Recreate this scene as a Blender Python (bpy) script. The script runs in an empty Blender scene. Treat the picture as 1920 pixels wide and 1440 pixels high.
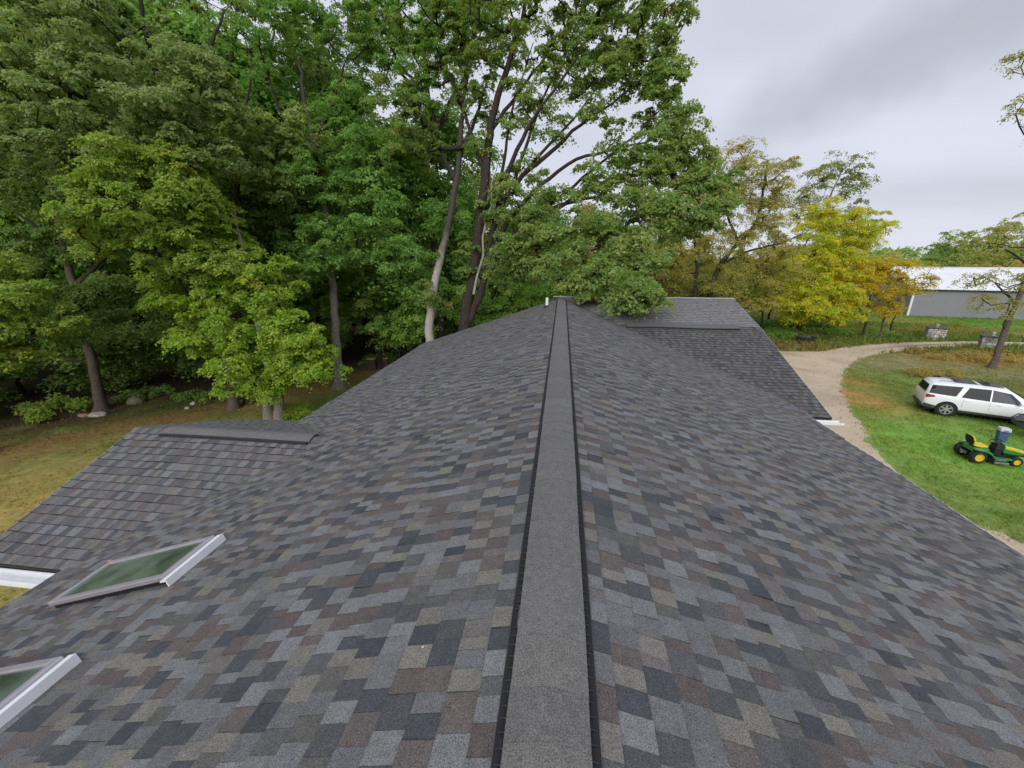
import bpy, math, random
import numpy as np
from mathutils import Vector, Matrix

# ------------------------------------------------------------------ camera, world, light
scene = bpy.context.scene
col = scene.collection
H = 8.2
cam_d = bpy.data.cameras.new('camera')
cam = bpy.data.objects.new('camera', cam_d); col.objects.link(cam)
cam_d.sensor_width = 36.0; cam_d.lens = 760 / 1920 * 36.0
cam_d.clip_start = 0.05; cam_d.clip_end = 3000
PITCH = math.atan(240 / 760); YAW = math.atan(0.1263 / 1.0487)
cam.location = (0, 0, H)
cam.rotation_euler = (math.pi / 2 - PITCH, 0, YAW)
scene.camera = cam

SUN_EL, SUN_AZ = math.radians(30), math.radians(188)   # soft light from behind the cloud layer
world = bpy.data.worlds.new('World'); scene.world = world; world.use_nodes = True
wn = world.node_tree; wn.nodes.clear()
def N(t, kind, **kw):
    n = t.nodes.new(kind)
    for k, v in kw.items(): setattr(n, k, v)
    return n
def build_world():
    t = wn; L = t.links.new
    out = N(t, 'ShaderNodeOutputWorld'); bg = N(t, 'ShaderNodeBackground'); bg.inputs[1].default_value = 0.1
    sky = N(t, 'ShaderNodeTexSky', sky_type='NISHITA', sun_disc=False)
    sky.sun_elevation = SUN_EL; sky.sun_rotation = SUN_AZ
    tc = N(t, 'ShaderNodeTexCoord')
    sep = N(t, 'ShaderNodeSeparateXYZ'); L(tc.outputs['Generated'], sep.inputs[0])
    # cloud deck: direction projected on a plane overhead, stretched noise
    zc = N(t, 'ShaderNodeMath', operation='MAXIMUM'); L(sep.outputs[2], zc.inputs[0]); zc.inputs[1].default_value = 0.0
    za = N(t, 'ShaderNodeMath', operation='ADD'); L(zc.outputs[0], za.inputs[0]); za.inputs[1].default_value = 0.22
    dv = N(t, 'ShaderNodeVectorMath', operation='DIVIDE'); L(tc.outputs['Generated'], dv.inputs[0])
    cmb = N(t, 'ShaderNodeCombineXYZ'); L(za.outputs[0], cmb.inputs[0]); L(za.outputs[0], cmb.inputs[1]); cmb.inputs[2].default_value = 1
    L(cmb.outputs[0], dv.inputs[1])
    mp = N(t, 'ShaderNodeMapping'); L(dv.outputs[0], mp.inputs[0])
    mp.inputs['Rotation'].default_value = (0, 0, math.radians(-28)); mp.inputs['Scale'].default_value = (0.62, 1.05, 1)
    mp.inputs['Location'].default_value = (0.55, 0.2, 0)
    nz = N(t, 'ShaderNodeTexNoise'); L(mp.outputs[0], nz.inputs[0]); nz.inputs['Scale'].default_value = .95; nz.inputs['Detail'].default_value = 4; nz.inputs['Roughness'].default_value = .5
    rp = N(t, 'ShaderNodeValToRGB'); L(nz.outputs[0], rp.inputs[0])
    e = rp.color_ramp.elements
    e[0].position = .34; e[0].color = (.54, .56, .645, 1); e[1].position = .60; e[1].color = (.66, .685, .785, 1)
    # one heavier patch of cloud, long and ragged, high on the right
    C0, E1, E2 = (0.5105, 0.8089, 0.2916), (0.7114, -0.5704, 0.4105), (0.4985, -0.0021, -0.8669)
    nv = N(t, 'ShaderNodeTexNoise'); nv.inputs['Scale'].default_value = 3.2; nv.inputs['Detail'].default_value = 6; L(tc.outputs['Generated'], nv.inputs[0])
    nsub = N(t, 'ShaderNodeVectorMath', operation='SUBTRACT'); L(nv.outputs[1], nsub.inputs[0]); nsub.inputs[1].default_value = (.5, .5, .5)
    nsc = N(t, 'ShaderNodeVectorMath', operation='SCALE'); L(nsub.outputs[0], nsc.inputs[0]); nsc.inputs[3].default_value = .42
    dadd = N(t, 'ShaderNodeVectorMath', operation='ADD'); L(tc.outputs['Generated'], dadd.inputs[0]); L(nsc.outputs[0], dadd.inputs[1])
    dsub = N(t, 'ShaderNodeVectorMath', operation='SUBTRACT'); L(dadd.outputs[0], dsub.inputs[0]); dsub.inputs[1].default_value = C0
    pa = N(t, 'ShaderNodeVectorMath', operation='DOT_PRODUCT'); L(dsub.outputs[0], pa.inputs[0]); pa.inputs[1].default_value = tuple(c / .23 for c in E1)
    pb = N(t, 'ShaderNodeVectorMath', operation='DOT_PRODUCT'); L(dsub.outputs[0], pb.inputs[0]); pb.inputs[1].default_value = tuple(c / .09 for c in E2)
    cab = N(t, 'ShaderNodeCombineXYZ'); L(pa.outputs['Value'], cab.inputs[0]); L(pb.outputs['Value'], cab.inputs[1])
    ln = N(t, 'ShaderNodeVectorMath', operation='LENGTH'); L(cab.outputs[0], ln.inputs[0])
    pm = N(t, 'ShaderNodeMapRange', interpolation_type='SMOOTHSTEP'); L(ln.outputs['Value'], pm.inputs[0]); pm.inputs[1].default_value = .2; pm.inputs[2].default_value = 1.5; pm.inputs[3].default_value = .75; pm.inputs[4].default_value = 1.0
    # paler strip along the horizon
    hz = N(t, 'ShaderNodeMapRange', interpolation_type='SMOOTHSTEP'); L(zc.outputs[0], hz.inputs[0]); hz.inputs[1].default_value = .0; hz.inputs[2].default_value = .12; hz.inputs[3].default_value = .75; hz.inputs[4].default_value = 0
    mh = N(t, 'ShaderNodeMix', data_type='RGBA'); L(hz.outputs[0], mh.inputs[0]); L(rp.outputs[0], mh.inputs[6]); mh.inputs[7].default_value = (.67, .69, .79, 1)
    rp2 = N(t, 'ShaderNodeVectorMath', operation='SCALE'); L(mh.outputs[2], rp2.inputs[0]); L(pm.outputs[0], rp2.inputs[3])
    # brighter towards the zenith (overcast sky)
    br = N(t, 'ShaderNodeMapRange'); L(zc.outputs[0], br.inputs[0])
    br.inputs[1].default_value = .45; br.inputs[2].default_value = 1; br.inputs[3].default_value = 8.0; br.inputs[4].default_value = 11.0
    mul = N(t, 'ShaderNodeVectorMath', operation='SCALE'); L(rp2.outputs[0], mul.inputs[0]); L(br.outputs[0], mul.inputs[3])
    mix = N(t, 'ShaderNodeMix', data_type='RGBA'); mix.inputs[0].default_value = .95
    L(sky.outputs[0], mix.inputs[6]); L(mul.outputs[0], mix.inputs[7])
    L(mix.outputs[2], bg.inputs[0]); L(bg.outputs[0], out.inputs[0])
build_world()
sd = bpy.data.lights.new('sun', 'SUN'); sd.energy = 1.5; sd.angle = math.radians(40); sd.color = (1, .96, .9)
sun = bpy.data.objects.new('sun', sd); col.objects.link(sun)
d_ = Vector((math.sin(SUN_AZ) * math.cos(SUN_EL), math.cos(SUN_AZ) * math.cos(SUN_EL), math.sin(SUN_EL)))
sun.rotation_euler = (-d_).to_track_quat('-Z', 'Y').to_euler()
scene.view_settings.view_transform = 'Standard'; scene.view_settings.look = 'None'
scene.view_settings.exposure = 0.5; scene.view_settings.gamma = 1
scene.render.engine = 'CYCLES'
scene.cycles.max_bounces = 8; scene.cycles.diffuse_bounces = 6; scene.cycles.transparent_max_bounces = 6
scene.cycles.use_denoising = True

# ------------------------------------------------------------------ helpers
def tag(o, label=None, cat=None, group=None, kind=None):
    if label: o['label'] = label
    if cat: o['category'] = cat
    if group: o['group'] = group
    if kind: o['kind'] = kind
    return o
def empty(name, loc, label, cat, group=None, rz=0):
    o = bpy.data.objects.new(name, None); col.objects.link(o)
    o.location = loc; o.rotation_euler = (0, 0, rz); o.empty_display_size = .2
    return tag(o, label, cat, group)
def link(name, me, mat, parent=None):
    o = bpy.data.objects.new(name, me); col.objects.link(o)
    if mat is not None and not me.materials: me.materials.append(mat)
    if parent is not None: o.parent = parent
    return o
def mesh_np(name, V, F4=None, colors=None, F3=None, smooth=False):
    """quads (n,4) and optional tris, face colours (n,3)"""
    me = bpy.data.meshes.new(name)
    V = np.asarray(V, dtype=np.float32)
    nq = 0 if F4 is None else len(F4); nt = 0 if F3 is None else len(F3)
    parts = []
    if nq: parts.append(np.asarray(F4, dtype=np.int32).ravel())
    if nt: parts.append(np.asarray(F3, dtype=np.int32).ravel())
    idx = np.concatenate(parts)
    starts = np.concatenate([np.arange(nq) * 4, nq * 4 + np.arange(nt) * 3]).astype(np.int32)
    tot = np.concatenate([np.full(nq, 4), np.full(nt, 3)]).astype(np.int32)
    me.vertices.add(len(V)); me.vertices.foreach_set('co', V.ravel())
    me.loops.add(len(idx)); me.loops.foreach_set('vertex_index', idx)
    me.polygons.add(nq + nt); me.polygons.foreach_set('loop_start', starts); me.polygons.foreach_set('loop_total', tot)
    me.polygons.foreach_set('use_smooth', np.full(nq + nt, bool(smooth)))
    if colors is not None:
        a = me.attributes.new('tint', 'FLOAT_COLOR', 'FACE')
        c = np.ones((nq + nt, 4), dtype=np.float32); c[:, :3] = colors
        a.data.foreach_set('color', c.ravel())
    me.update(calc_edges=True)
    return me

class MB:
    """collects simple solids into one mesh"""
    def __init__(s): s.v = []; s.f = []; s.c = []; s.cur = (1, 1, 1)
    def add(s, vs, fs):
        b = len(s.v); s.v += [tuple(p) for p in vs]
        for f in fs: s.f.append([i + b for i in f]); s.c.append(s.cur)
    def box(s, x0, x1, y0, y1, z0, z1, M=None, tx=0, ty=0):
        """tx, ty: how much narrower the top is on each side"""
        P = [(x0, y0, z0), (x1, y0, z0), (x1, y1, z0), (x0, y1, z0), (x0 + tx, y0 + ty, z1), (x1 - tx, y0 + ty, z1), (x1 - tx, y1 - ty, z1), (x0 + tx, y1 - ty, z1)]
        if M is not None: P = [M @ Vector(p) for p in P]
        s.add(P, [(0, 3, 2, 1), (4, 5, 6, 7), (0, 1, 5, 4), (1, 2, 6, 5), (2, 3, 7, 6), (3, 0, 4, 7)])
    def tube(s, pts, r, n=8, caps=True):
        pts = [Vector(p) for p in pts]
        rr = r if isinstance(r, (list, tuple)) else [r] * len(pts)
        b = len(s.v); up = Vector((0, 0, 1))
        for i, p in enumerate(pts):
            t = (pts[min(i + 1, len(pts) - 1)] - pts[max(i - 1, 0)]).normalized()
            a = t.cross(up)
            if a.length < .05: a = t.cross(Vector((1, 0, 0)))
            a.normalize(); c = a.cross(t)
            for k in range(n):
                th = 2 * math.pi * k / n
                s.v.append(tuple(p + (a * math.cos(th) + c * math.sin(th)) * rr[i]))
        for i in range(len(pts) - 1):
            for k in range(n):
                s.f.append([b + i * n + k, b + i * n + (k + 1) % n, b + (i + 1) * n + (k + 1) % n, b + (i + 1) * n + k]); s.c.append(s.cur)
        if caps:
            s.f.append([b + k for k in range(n)][::-1]); s.c.append(s.cur)
            e = b + (len(pts) - 1) * n; s.f.append([e + k for k in range(n)]); s.c.append(s.cur)
    def loft(s, rings, close=True, caps=True):
        b = len(s.v); n = len(rings[0])
        for r in rings: s.v += [tuple(p) for p in r]
        for i in range(len(rings) - 1):
            for k in range(n if close else n - 1):
                s.f.append([b + i * n + k, b + i * n + (k + 1) % n, b + (i + 1) * n + (k + 1) % n, b + (i + 1) * n + k]); s.c.append(s.cur)
        if caps and close:
            s.f.append([b + k for k in range(n)][::-1]); s.c.append(s.cur)
            e = b + (len(rings) - 1) * n; s.f.append([e + k for k in range(n)]); s.c.append(s.cur)
    def lathe(s, prof, n=24, M=None, caps=True):
        """prof: (radius, z) list, about the local z axis"""
        rings = []
        for r, z in prof:
            ring = [Vector((r * math.cos(2 * math.pi * k / n), r * math.sin(2 * math.pi * k / n), z)) for k in range(n)]
            rings.append([M @ p for p in ring] if M is not None else ring)
        s.loft(rings, caps=caps)
    def prism(s, poly, y0, y1, M=None):
        """poly in x,z extruded along y"""
        a = [Vector((x, y0, z)) for x, z in poly]; b = [Vector((x, y1, z)) for x, z in poly]
        if M is not None: a = [M @ p for p in a]; b = [M @ p for p in b]
        n = len(poly)
        s.add(a + b, [tuple(range(n)), tuple(range(2 * n - 1, n - 1, -1))] + [(k, k + n, (k + 1) % n + n, (k + 1) % n) for k in range(n)])
    def build(s, name, mat, parent=None, bevel=0, smooth=False, sub=0, color=False):
        me = bpy.data.meshes.new(name); me.from_pydata(s.v, [], s.f); me.update()
        import bmesh
        bm = bmesh.new(); bm.from_mesh(me)
        bmesh.ops.recalc_face_normals(bm, faces=bm.faces)
        if bevel: bmesh.ops.bevel(bm, geom=[e for e in bm.edges if e.is_manifold and e.calc_face_angle(0) > .5], offset=bevel, segments=2, profile=.5, affect='EDGES', clamp_overlap=True)
        bm.to_mesh(me); bm.free()
        if color:
            a = me.attributes.new('tint', 'FLOAT_COLOR', 'FACE')
            a.data.foreach_set('color', np.array([list(c) + [1] for c in s.c], dtype=np.float32).ravel())
        o = link(name, me, mat, parent)
        if smooth:
            me.polygons.foreach_set('use_smooth', np.ones(len(me.polygons), dtype=bool))
        if sub:
            m = o.modifiers.new('sub', 'SUBSURF'); m.levels = sub; m.render_levels = sub
        return o

# ------------------------------------------------------------------ materials
def new_mat(name):
    m = bpy.data.materials.new(name); m.use_nodes = True
    t = m.node_tree; b = t.nodes['Principled BSDF']
    return m, t, b
def pmat(name, rgb, rough=.6, metal=0, spec=.4, noise=.15, nscale=8, bump=0, bscale=60, coat=0):
    m, t, b = new_mat(name); L = t.links.new
    b.inputs['Roughness'].default_value = rough; b.inputs['Metallic'].default_value = metal
    b.inputs['Specular IOR Level'].default_value = spec; b.inputs['Coat Weight'].default_value = coat
    tc = N(t, 'ShaderNodeTexCoord')
    nz = N(t, 'ShaderNodeTexNoise'); nz.inputs['Scale'].default_value = nscale; nz.inputs['Detail'].default_value = 6
    L(tc.outputs['Object'], nz.inputs[0])
    rp = N(t, 'ShaderNodeValToRGB'); e = rp.color_ramp.elements
    e[0].position = .3; e[1].position = .7
    e[0].color = tuple(c * (1 - noise) for c in rgb) + (1,); e[1].color = tuple(min(1, c * (1 + noise)) for c in rgb) + (1,)
    L(nz.outputs[0], rp.inputs[0]); L(rp.outputs[0], b.inputs['Base Color'])
    if bump:
        n2 = N(t, 'ShaderNodeTexNoise'); n2.inputs['Scale'].default_value = bscale; n2.inputs['Detail'].default_value = 3
        L(tc.outputs['Object'], n2.inputs[0])
        bp = N(t, 'ShaderNodeBump'); bp.inputs['Strength'].default_value = bump; bp.inputs['Distance'].default_value = .02
        L(n2.outputs[0], bp.inputs['Height']); L(bp.outputs[0], b.inputs['Normal'])
    return m
def shingle_mat():
    m, t, b = new_mat('asphalt_shingle'); L = t.links.new
    b.inputs['Roughness'].default_value = .85; b.inputs['Specular IOR Level'].default_value = .35
    at = N(t, 'ShaderNodeAttribute', attribute_name='tint')
    tc = N(t, 'ShaderNodeTexCoord')
    g = N(t, 'ShaderNodeTexNoise'); g.inputs['Scale'].default_value = 190; g.inputs['Detail'].default_value = 2; L(tc.outputs['Object'], g.inputs[0])
    mr = N(t, 'ShaderNodeMapRange'); L(g.outputs[0], mr.inputs[0]); mr.inputs[1].default_value = .33; mr.inputs[2].default_value = .67; mr.inputs[3].default_value = .54; mr.inputs[4].default_value = 1.47
    g2 = N(t, 'ShaderNodeTexNoise'); g2.inputs['Scale'].default_value = 22; g2.inputs['Detail'].default_value = 4; L(tc.outputs['Object'], g2.inputs[0])
    m2 = N(t, 'ShaderNodeMapRange'); L(g2.outputs[0], m2.inputs[0]); m2.inputs[1].default_value = .3; m2.inputs[2].default_value = .7; m2.inputs[3].default_value = .88; m2.inputs[4].default_value = 1.12
    mm = N(t, 'ShaderNodeMath', operation='MULTIPLY'); L(mr.outputs[0], mm.inputs[0]); L(m2.outputs[0], mm.inputs[1])
    sc = N(t, 'ShaderNodeVectorMath', operation='SCALE'); L(at.outputs['Color'], sc.inputs[0]); L(mm.outputs[0], sc.inputs[3])
    L(sc.outputs[0], b.inputs['Base Color'])
    bp = N(t, 'ShaderNodeBump'); bp.inputs['Strength'].default_value = .35; bp.inputs['Distance'].default_value = .003
    L(g.outputs[0], bp.inputs['Height']); L(bp.outputs[0], b.inputs['Normal'])
    return m
def leaf_mat():
    m, t, b = new_mat('leaf'); L = t.links.new
    at = N(t, 'ShaderNodeAttribute', attribute_name='tint')
    b.inputs['Roughness'].default_value = .55; b.inputs['Specular IOR Level'].default_value = .35
    L(at.outputs['Color'], b.inputs['Base Color'])
    tr = N(t, 'ShaderNodeBsdfTranslucent')
    mul = N(t, 'ShaderNodeVectorMath', operation='MULTIPLY'); L(at.outputs['Color'], mul.inputs[0]); mul.inputs[1].default_value = (1.25, 1.35, .7)
    L(mul.outputs[0], tr.inputs[0])
    mx = N(t, 'ShaderNodeMixShader'); mx.inputs[0].default_value = .5
    L(b.outputs[0], mx.inputs[1]); L(tr.outputs[0], mx.inputs[2])
    L(mx.outputs[0], t.nodes['Material Output'].inputs[0])
    return m
def tint_mat(name, rough=.9, scale=30, amp=.3, bump=.3, dist=.03):
    """colour from the mesh's own tint, broken up by noise"""
    m, t, b = new_mat(name); L = t.links.new
    b.inputs['Roughness'].default_value = rough; b.inputs['Specular IOR Level'].default_value = .15
    at = N(t, 'ShaderNodeAttribute', attribute_name='tint'); tc = N(t, 'ShaderNodeTexCoord')
    g = N(t, 'ShaderNodeTexNoise'); g.inputs['Scale'].default_value = scale; g.inputs['Detail'].default_value = 6; g.inputs['Roughness'].default_value = .7; L(tc.outputs['Object'], g.inputs[0])
    mr = N(t, 'ShaderNodeMapRange'); L(g.outputs[0], mr.inputs[0]); mr.inputs[1].default_value = .3; mr.inputs[2].default_value = .7; mr.inputs[3].default_value = 1 - amp; mr.inputs[4].default_value = 1 + amp
    sc = N(t, 'ShaderNodeVectorMath', operation='SCALE'); L(at.outputs['Color'], sc.inputs[0]); L(mr.outputs[0], sc.inputs[3])
    L(sc.outputs[0], b.inputs['Base Color'])
    bp = N(t, 'ShaderNodeBump'); bp.inputs['Strength'].default_value = bump; bp.inputs['Distance'].default_value = dist
    L(g.outputs[0], bp.inputs['Height']); L(bp.outputs[0], b.inputs['Normal'])
    return m
def bark_mat(name, rgb, dark=.45, top=None):
    m, t, b = new_mat(name); L = t.links.new
    b.inputs['Roughness'].default_value = .9; b.inputs['Specular IOR Level'].default_value = .15
    tc = N(t, 'ShaderNodeTexCoord'); mp = N(t, 'ShaderNodeMapping'); mp.inputs['Scale'].default_value = (9, 9, 1.6); L(tc.outputs['Object'], mp.inputs[0])
    g = N(t, 'ShaderNodeTexNoise'); g.inputs['Scale'].default_value = 1.6; g.inputs['Detail'].default_value = 8; g.inputs['Roughness'].default_value = .65; L(mp.outputs[0], g.inputs[0])
    rp = N(t, 'ShaderNodeValToRGB'); e = rp.color_ramp.elements; e[0].position = .35; e[1].position = .62
    e[0].color = tuple(c * dark for c in rgb) + (1,); e[1].color = rgb + (1,)
    L(g.outputs[0], rp.inputs[0]); L(rp.outputs[0], b.inputs['Base Color'])
    if top:       # smooth pale bark turning rough and brown higher up the stem
        sp = N(t, 'ShaderNodeSeparateXYZ'); L(tc.outputs['Object'], sp.inputs[0]); g2 = N(t, 'ShaderNodeTexNoise'); g2.inputs['Scale'].default_value = 1.5; L(tc.outputs['Object'], g2.inputs[0])
        ad = N(t, 'ShaderNodeMath', operation='MULTIPLY_ADD'); L(g2.outputs[0], ad.inputs[0]); ad.inputs[1].default_value = 3; L(sp.outputs[2], ad.inputs[2])
        mr = N(t, 'ShaderNodeMapRange'); L(ad.outputs[0], mr.inputs[0]); mr.inputs[1].default_value = top; mr.inputs[2].default_value = top + 2.5
        mx = N(t, 'ShaderNodeMix', data_type='RGBA'); L(mr.outputs[0], mx.inputs[0]); L(rp.outputs[0], mx.inputs[6]); mx.inputs[7].default_value = (.07, .058, .05, 1); L(mx.outputs[2], b.inputs['Base Color'])
    bp = N(t, 'ShaderNodeBump'); bp.inputs['Strength'].default_value = .8; bp.inputs['Distance'].default_value = .04
    L(g.outputs[0], bp.inputs['Height']); L(bp.outputs[0], b.inputs['Normal'])
    return m
M = {}
M['shingle'] = shingle_mat(); M['leaf'] = leaf_mat()
M['ground'] = tint_mat('turf_soil', scale=3.5, amp=.3, bump=.5, dist=.05)
M['gravel'] = tint_mat('gravel', scale=14, amp=.32, bump=.5, dist=.03)
M['bark'] = bark_mat('brown_bark', (.13, .105, .085)); M['bark_grey'] = bark_mat('grey_bark', (.25, .22, .19), .5, 10.5)
M['bark_pale'] = bark_mat('pale_bark', (.44, .40, .37), .6, 8.6); M['dead_wood'] = bark_mat('dead_wood', (.36, .33, .30), .6); M['bark_dark'] = bark_mat('dark_bark', (.055, .045, .038))
M['black'] = pmat('black_plastic', (.012, .012, .013), .55, noise=.2)
M['white'] = pmat('white_trim', (.72, .73, .74), .45, noise=.06, nscale=4)
M['siding'] = pmat('pale_siding', (.55, .54, .52), .6)
M['alu'] = pmat('grey_aluminium', (.44, .41, .45), .4, .55, noise=.08)
M['fin'] = pmat('grey_plastic_fin', (.35, .36, .38), .5)
M['fin_dark'] = pmat('dark_plastic_fin', (.05, .052, .058), .5)
M['deck'] = pmat('roof_deck', (.05, .045, .04), .9)
M['dark_gap'] = pmat('dark_underside', (.01, .01, .01), .9)

# ------------------------------------------------------------------ the house
rng = np.random.default_rng(7)
RZ, P = 6.6, .34                 # ridge height, pitch
XL, XR = -5.78, 5.88             # eaves of the main roof
Y0, Y1 = -4.0, 16.5
def wav(x, y):
    """sheathing is never quite flat"""
    return .006 * np.sin(x * 2.3 + .7 * np.sin(y * .9)) * np.cos(y * 1.7 + 1.1) + .007 * np.sin(y * .55 + x * .4) + .0035 * np.sin(y * 5.1 + x * 1.3)
LIGHT = np.array([(.150, .156, .160), (.172, .178, .182), (.132, .134, .137), (.160, .152, .132), (.176, .166, .142), (.134, .122, .116), (.126, .126, .130)])
LWT = np.array([.22, .14, .18, .12, .08, .13, .13]); LWT = LWT / LWT.sum()
DARK = np.array([(.052, .057, .066), (.066, .068, .074), (.094, .076, .071), (.108, .090, .083), (.088, .088, .091), (.042, .046, .056), (.098, .094, .088)])
DWT = np.array([.14, .17, .20, .17, .16, .06, .10]); DWT = DWT / DWT.sum()
PMEAN = np.array([.112, .110, .112])

def shingles(name, parent, u0, u1, drange, to_xyz, keep=None, exposure=.145, seed=1, mute=.13, gain=.96):
    """courses of laminated shingles; to_xyz(u, d, h): u along the course, d down the slope, h above the deck"""
    r = np.random.default_rng(seed)
    A = []; C = []
    nrow = int(math.ceil(drange / exposure))
    for k in range(nrow):
        d0, d1 = k * exposure, min((k + 1) * exposure, drange)
        u = u0 - r.uniform(0, .3); raised = r.random() < .5
        lastc = -1
        while u < u1:
            w = .87 * r.choice([.07, .09, .11, .125, .14, .16, .185], p=[.06, .12, .23, .27, .19, .09, .04]) * r.uniform(.94, 1.06)
            ua, ub = max(u, u0), min(u + w, u1)
            if ub - ua > .004:
                up = raised if r.random() < .90 else (not raised)
                ci = (0, r.choice(7, p=LWT)) if up else (1, r.choice(7, p=DWT))
                if ci == lastc: ci = (ci[0], (ci[1] + 1 + r.integers(5)) % 7)
                lastc = ci; base_c = LIGHT[ci[1]] if ci[0] == 0 else DARK[ci[1]]
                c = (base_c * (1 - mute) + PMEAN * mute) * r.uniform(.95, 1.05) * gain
                t = (.0046 if raised else .0012) + r.uniform(-.0008, .0008) + (.006 if r.random() < .09 else 0)
                A.append((ua, ub, d0, d1, t)); C.append(c)
            u += w
            raised = (not raised) if r.random() < .96 else raised
    A = np.array(A); C = np.array(C)
    if keep is not None:
        m = keep((A[:, 0] + A[:, 1]) / 2, (A[:, 2] + A[:, 3]) / 2); A = A[m]; C = C[m]
    n = len(A); ua, ub, d0, d1, t = A.T
    base = .004
    # a raised tab reaches a little way under the course above
    top = [to_xyz(ua, d0 - .004, base + t * .25), to_xyz(ub, d0 - .004, base + t * .25), to_xyz(ub, d1, base + .0075 + t), to_xyz(ua, d1, base + .0075 + t)]
    bot = [to_xyz(ua, d0 - .004, 0 * t - .004), to_xyz(ub, d0 - .004, 0 * t - .004), to_xyz(ub, d1, 0 * t - .004), to_xyz(ua, d1, 0 * t - .004)]
    V = np.stack([np.stack(p, -1) for p in top + bot], 1).reshape(-1, 3)
    b = (np.arange(n) * 8)[:, None]
    ft = b + np.array([0, 1, 2, 3]); fb = b + np.array([3, 2, 6, 7]); fl = b + np.array([0, 3, 7, 4]); fr = b + np.array([1, 5, 6, 2])
    F = np.concatenate([ft, fb, fl, fr])
    dark = np.concatenate([C * .10, C * .30, C * .30])  # butts darkened further to paint course shadow lines; sides are black asphalt edges
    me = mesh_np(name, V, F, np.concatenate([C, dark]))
    return link(name, me, M['shingle'], parent)

house = empty('house', (0, 0, 0), 'long single ridge house under grey and brown asphalt shingles, seen from its roof', 'house')
cs = math.sqrt(1 + P * P)
def main_plane(side):
    def f(u, d, h):
        x = side * d / cs
        y = u
        z = RZ - P * d / cs + wav(x, y) + h
        return x, y + 0 * x, z
    return f
SK = [(-4.62, -3.30, 2.44, 3.0), (-4.62, -3.30, 1.16, 1.72)]     # skylight openings
def keep_left(u, d):
    x = -d / cs; m = np.ones(len(u), bool)
    for (a, b_, c, e) in SK: m &= ~((x > a + .1) & (x < b_ - .1) & (u > c + .1) & (u < e - .1))
    return m
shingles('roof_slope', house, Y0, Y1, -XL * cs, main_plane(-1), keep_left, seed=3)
YB, YT, ZB = 14.42, 16.98, 5.90                                    # cross wing: break and ridge
def keep_right(u, d):
    x = d / cs; return (u < 16.6) & ~((RZ - P * x) < np.where(u < YB, ZB + P * (u - YB) - .15, 99) * 0 + (ZB + P * (np.minimum(u, YB) - YB) - .12))
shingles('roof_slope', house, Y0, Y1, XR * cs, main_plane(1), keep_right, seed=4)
# right-hand cross wing: lower slope then flatter upper slope up to its ridge
WX1 = 6.66; YE = 10.05
def wing_low(u, d, h):
    y = YB - d / cs; return u, y + 0 * u, ZB - P * d / cs + wav(u, y) + h
P2 = .275; cs2 = math.sqrt(1 + P2 * P2)
def wing_up(u, d, h):
    y = YT - d / cs2; return u, y + 0 * u, ZB + P2 * (YT - YB) - P2 * d / cs2 + wav(u, y) * .6 + h
def keep_low(u, d):
    return (ZB - P * d / cs) > (RZ - P * u) - .12
shingles('wing_roof_slope', house, 0.2, WX1, (YB - YE) * cs, wing_low, keep_low, seed=5, mute=.40, gain=.74)  # tint lowered: this slope's darker shading is put into the colour
shingles('wing_upper_slope', house, 0.0, WX1, (YT - YB) * cs2, wing_up, lambda u, d: (ZB + P2 * (YT - YB) - P2 * d / cs2) > (RZ - P * u) - .12, seed=6, mute=.72, gain=1.6)  # tint raised: pale grazing light is put into the colour
# left-hand wing with its own ridge
LY, LZ, LX = 5.65, 5.36, -7.25; LW = 2.32
PL = .345; csl = math.sqrt(1 + PL * PL)
def lw(side):
    def f(u, d, h):
        y = LY + side * d / csl; return u, y + 0 * u, LZ - PL * d / csl + wav(u, y) + h
    return f
kl = lambda u, d: (LZ - PL * d / csl) > (RZ + P * u) - .12
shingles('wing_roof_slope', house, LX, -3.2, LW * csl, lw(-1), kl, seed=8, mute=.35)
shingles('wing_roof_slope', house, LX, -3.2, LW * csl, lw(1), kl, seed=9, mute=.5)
# decks just under the shingles, with thickness
def deck(name, pts, th=.05):
    mb = MB(); n = len(pts)
    top = [(x, y, z - .034) for x, y, z in pts]; bot = [(x, y, z - .034 - th) for x, y, z in pts]
    mb.add(top + bot, [tuple(range(n)), tuple(range(2 * n - 1, n - 1, -1))] + [(k, k + n, (k + 1) % n + n, (k + 1) % n) for k in range(n)])
    return mb.build(name, M['deck'], house)
ze = lambda x: RZ - P * abs(x)
for (a, b_) in [(Y0, SK[1][2] + .04), (SK[1][3] - .04, SK[0][2] + .04), (SK[0][3] - .04, Y1)]:
    deck('roof_deck', [(-.02, a, RZ), (-.02, b_, RZ), (XL + .02, b_, ze(XL)), (XL + .02, a, ze(XL))])
for (a, b_, c, e) in SK:
    deck('roof_deck', [(-.02, c + .04, RZ), (-.02, e - .04, RZ), (b_ - .04, e - .04, ze(b_)), (b_ - .04, c + .04, ze(b_))])
    deck('roof_deck', [(a + .04, c + .04, ze(a)), (a + .04, e - .04, ze(a)), (XL + .02, e - .04, ze(XL)), (XL + .02, c + .04, ze(XL))])
deck('roof_deck', [(0, Y0, RZ), (XR - .02, Y0, ze(XR)), (XR - .02, 10.4, ze(XR)), (0, 16.5, RZ)])
zt = ZB + P2 * (YT - YB)
deck('roof_deck', [(.9, YB + .02, ZB), (WX1 - .02, YB + .02, ZB), (WX1 - .02, YE + .02, ZB - P * (YB - YE)), (5.5, YE + .02, ZB - P * (YB - YE))])
deck('roof_deck', [(-.3, YT - .01, zt), (WX1 - .02, YT - .01, zt), (WX1 - .02, YB + .02, ZB), (.9, YB + .02, ZB)])
deck('roof_deck', [(-.3, YT, zt), (-.3, YT + 6, zt - 2), (WX1 - .02, YT + 6, zt - 2), (WX1 - .02, YT, zt)])
zl = LZ - PL * LW
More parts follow.
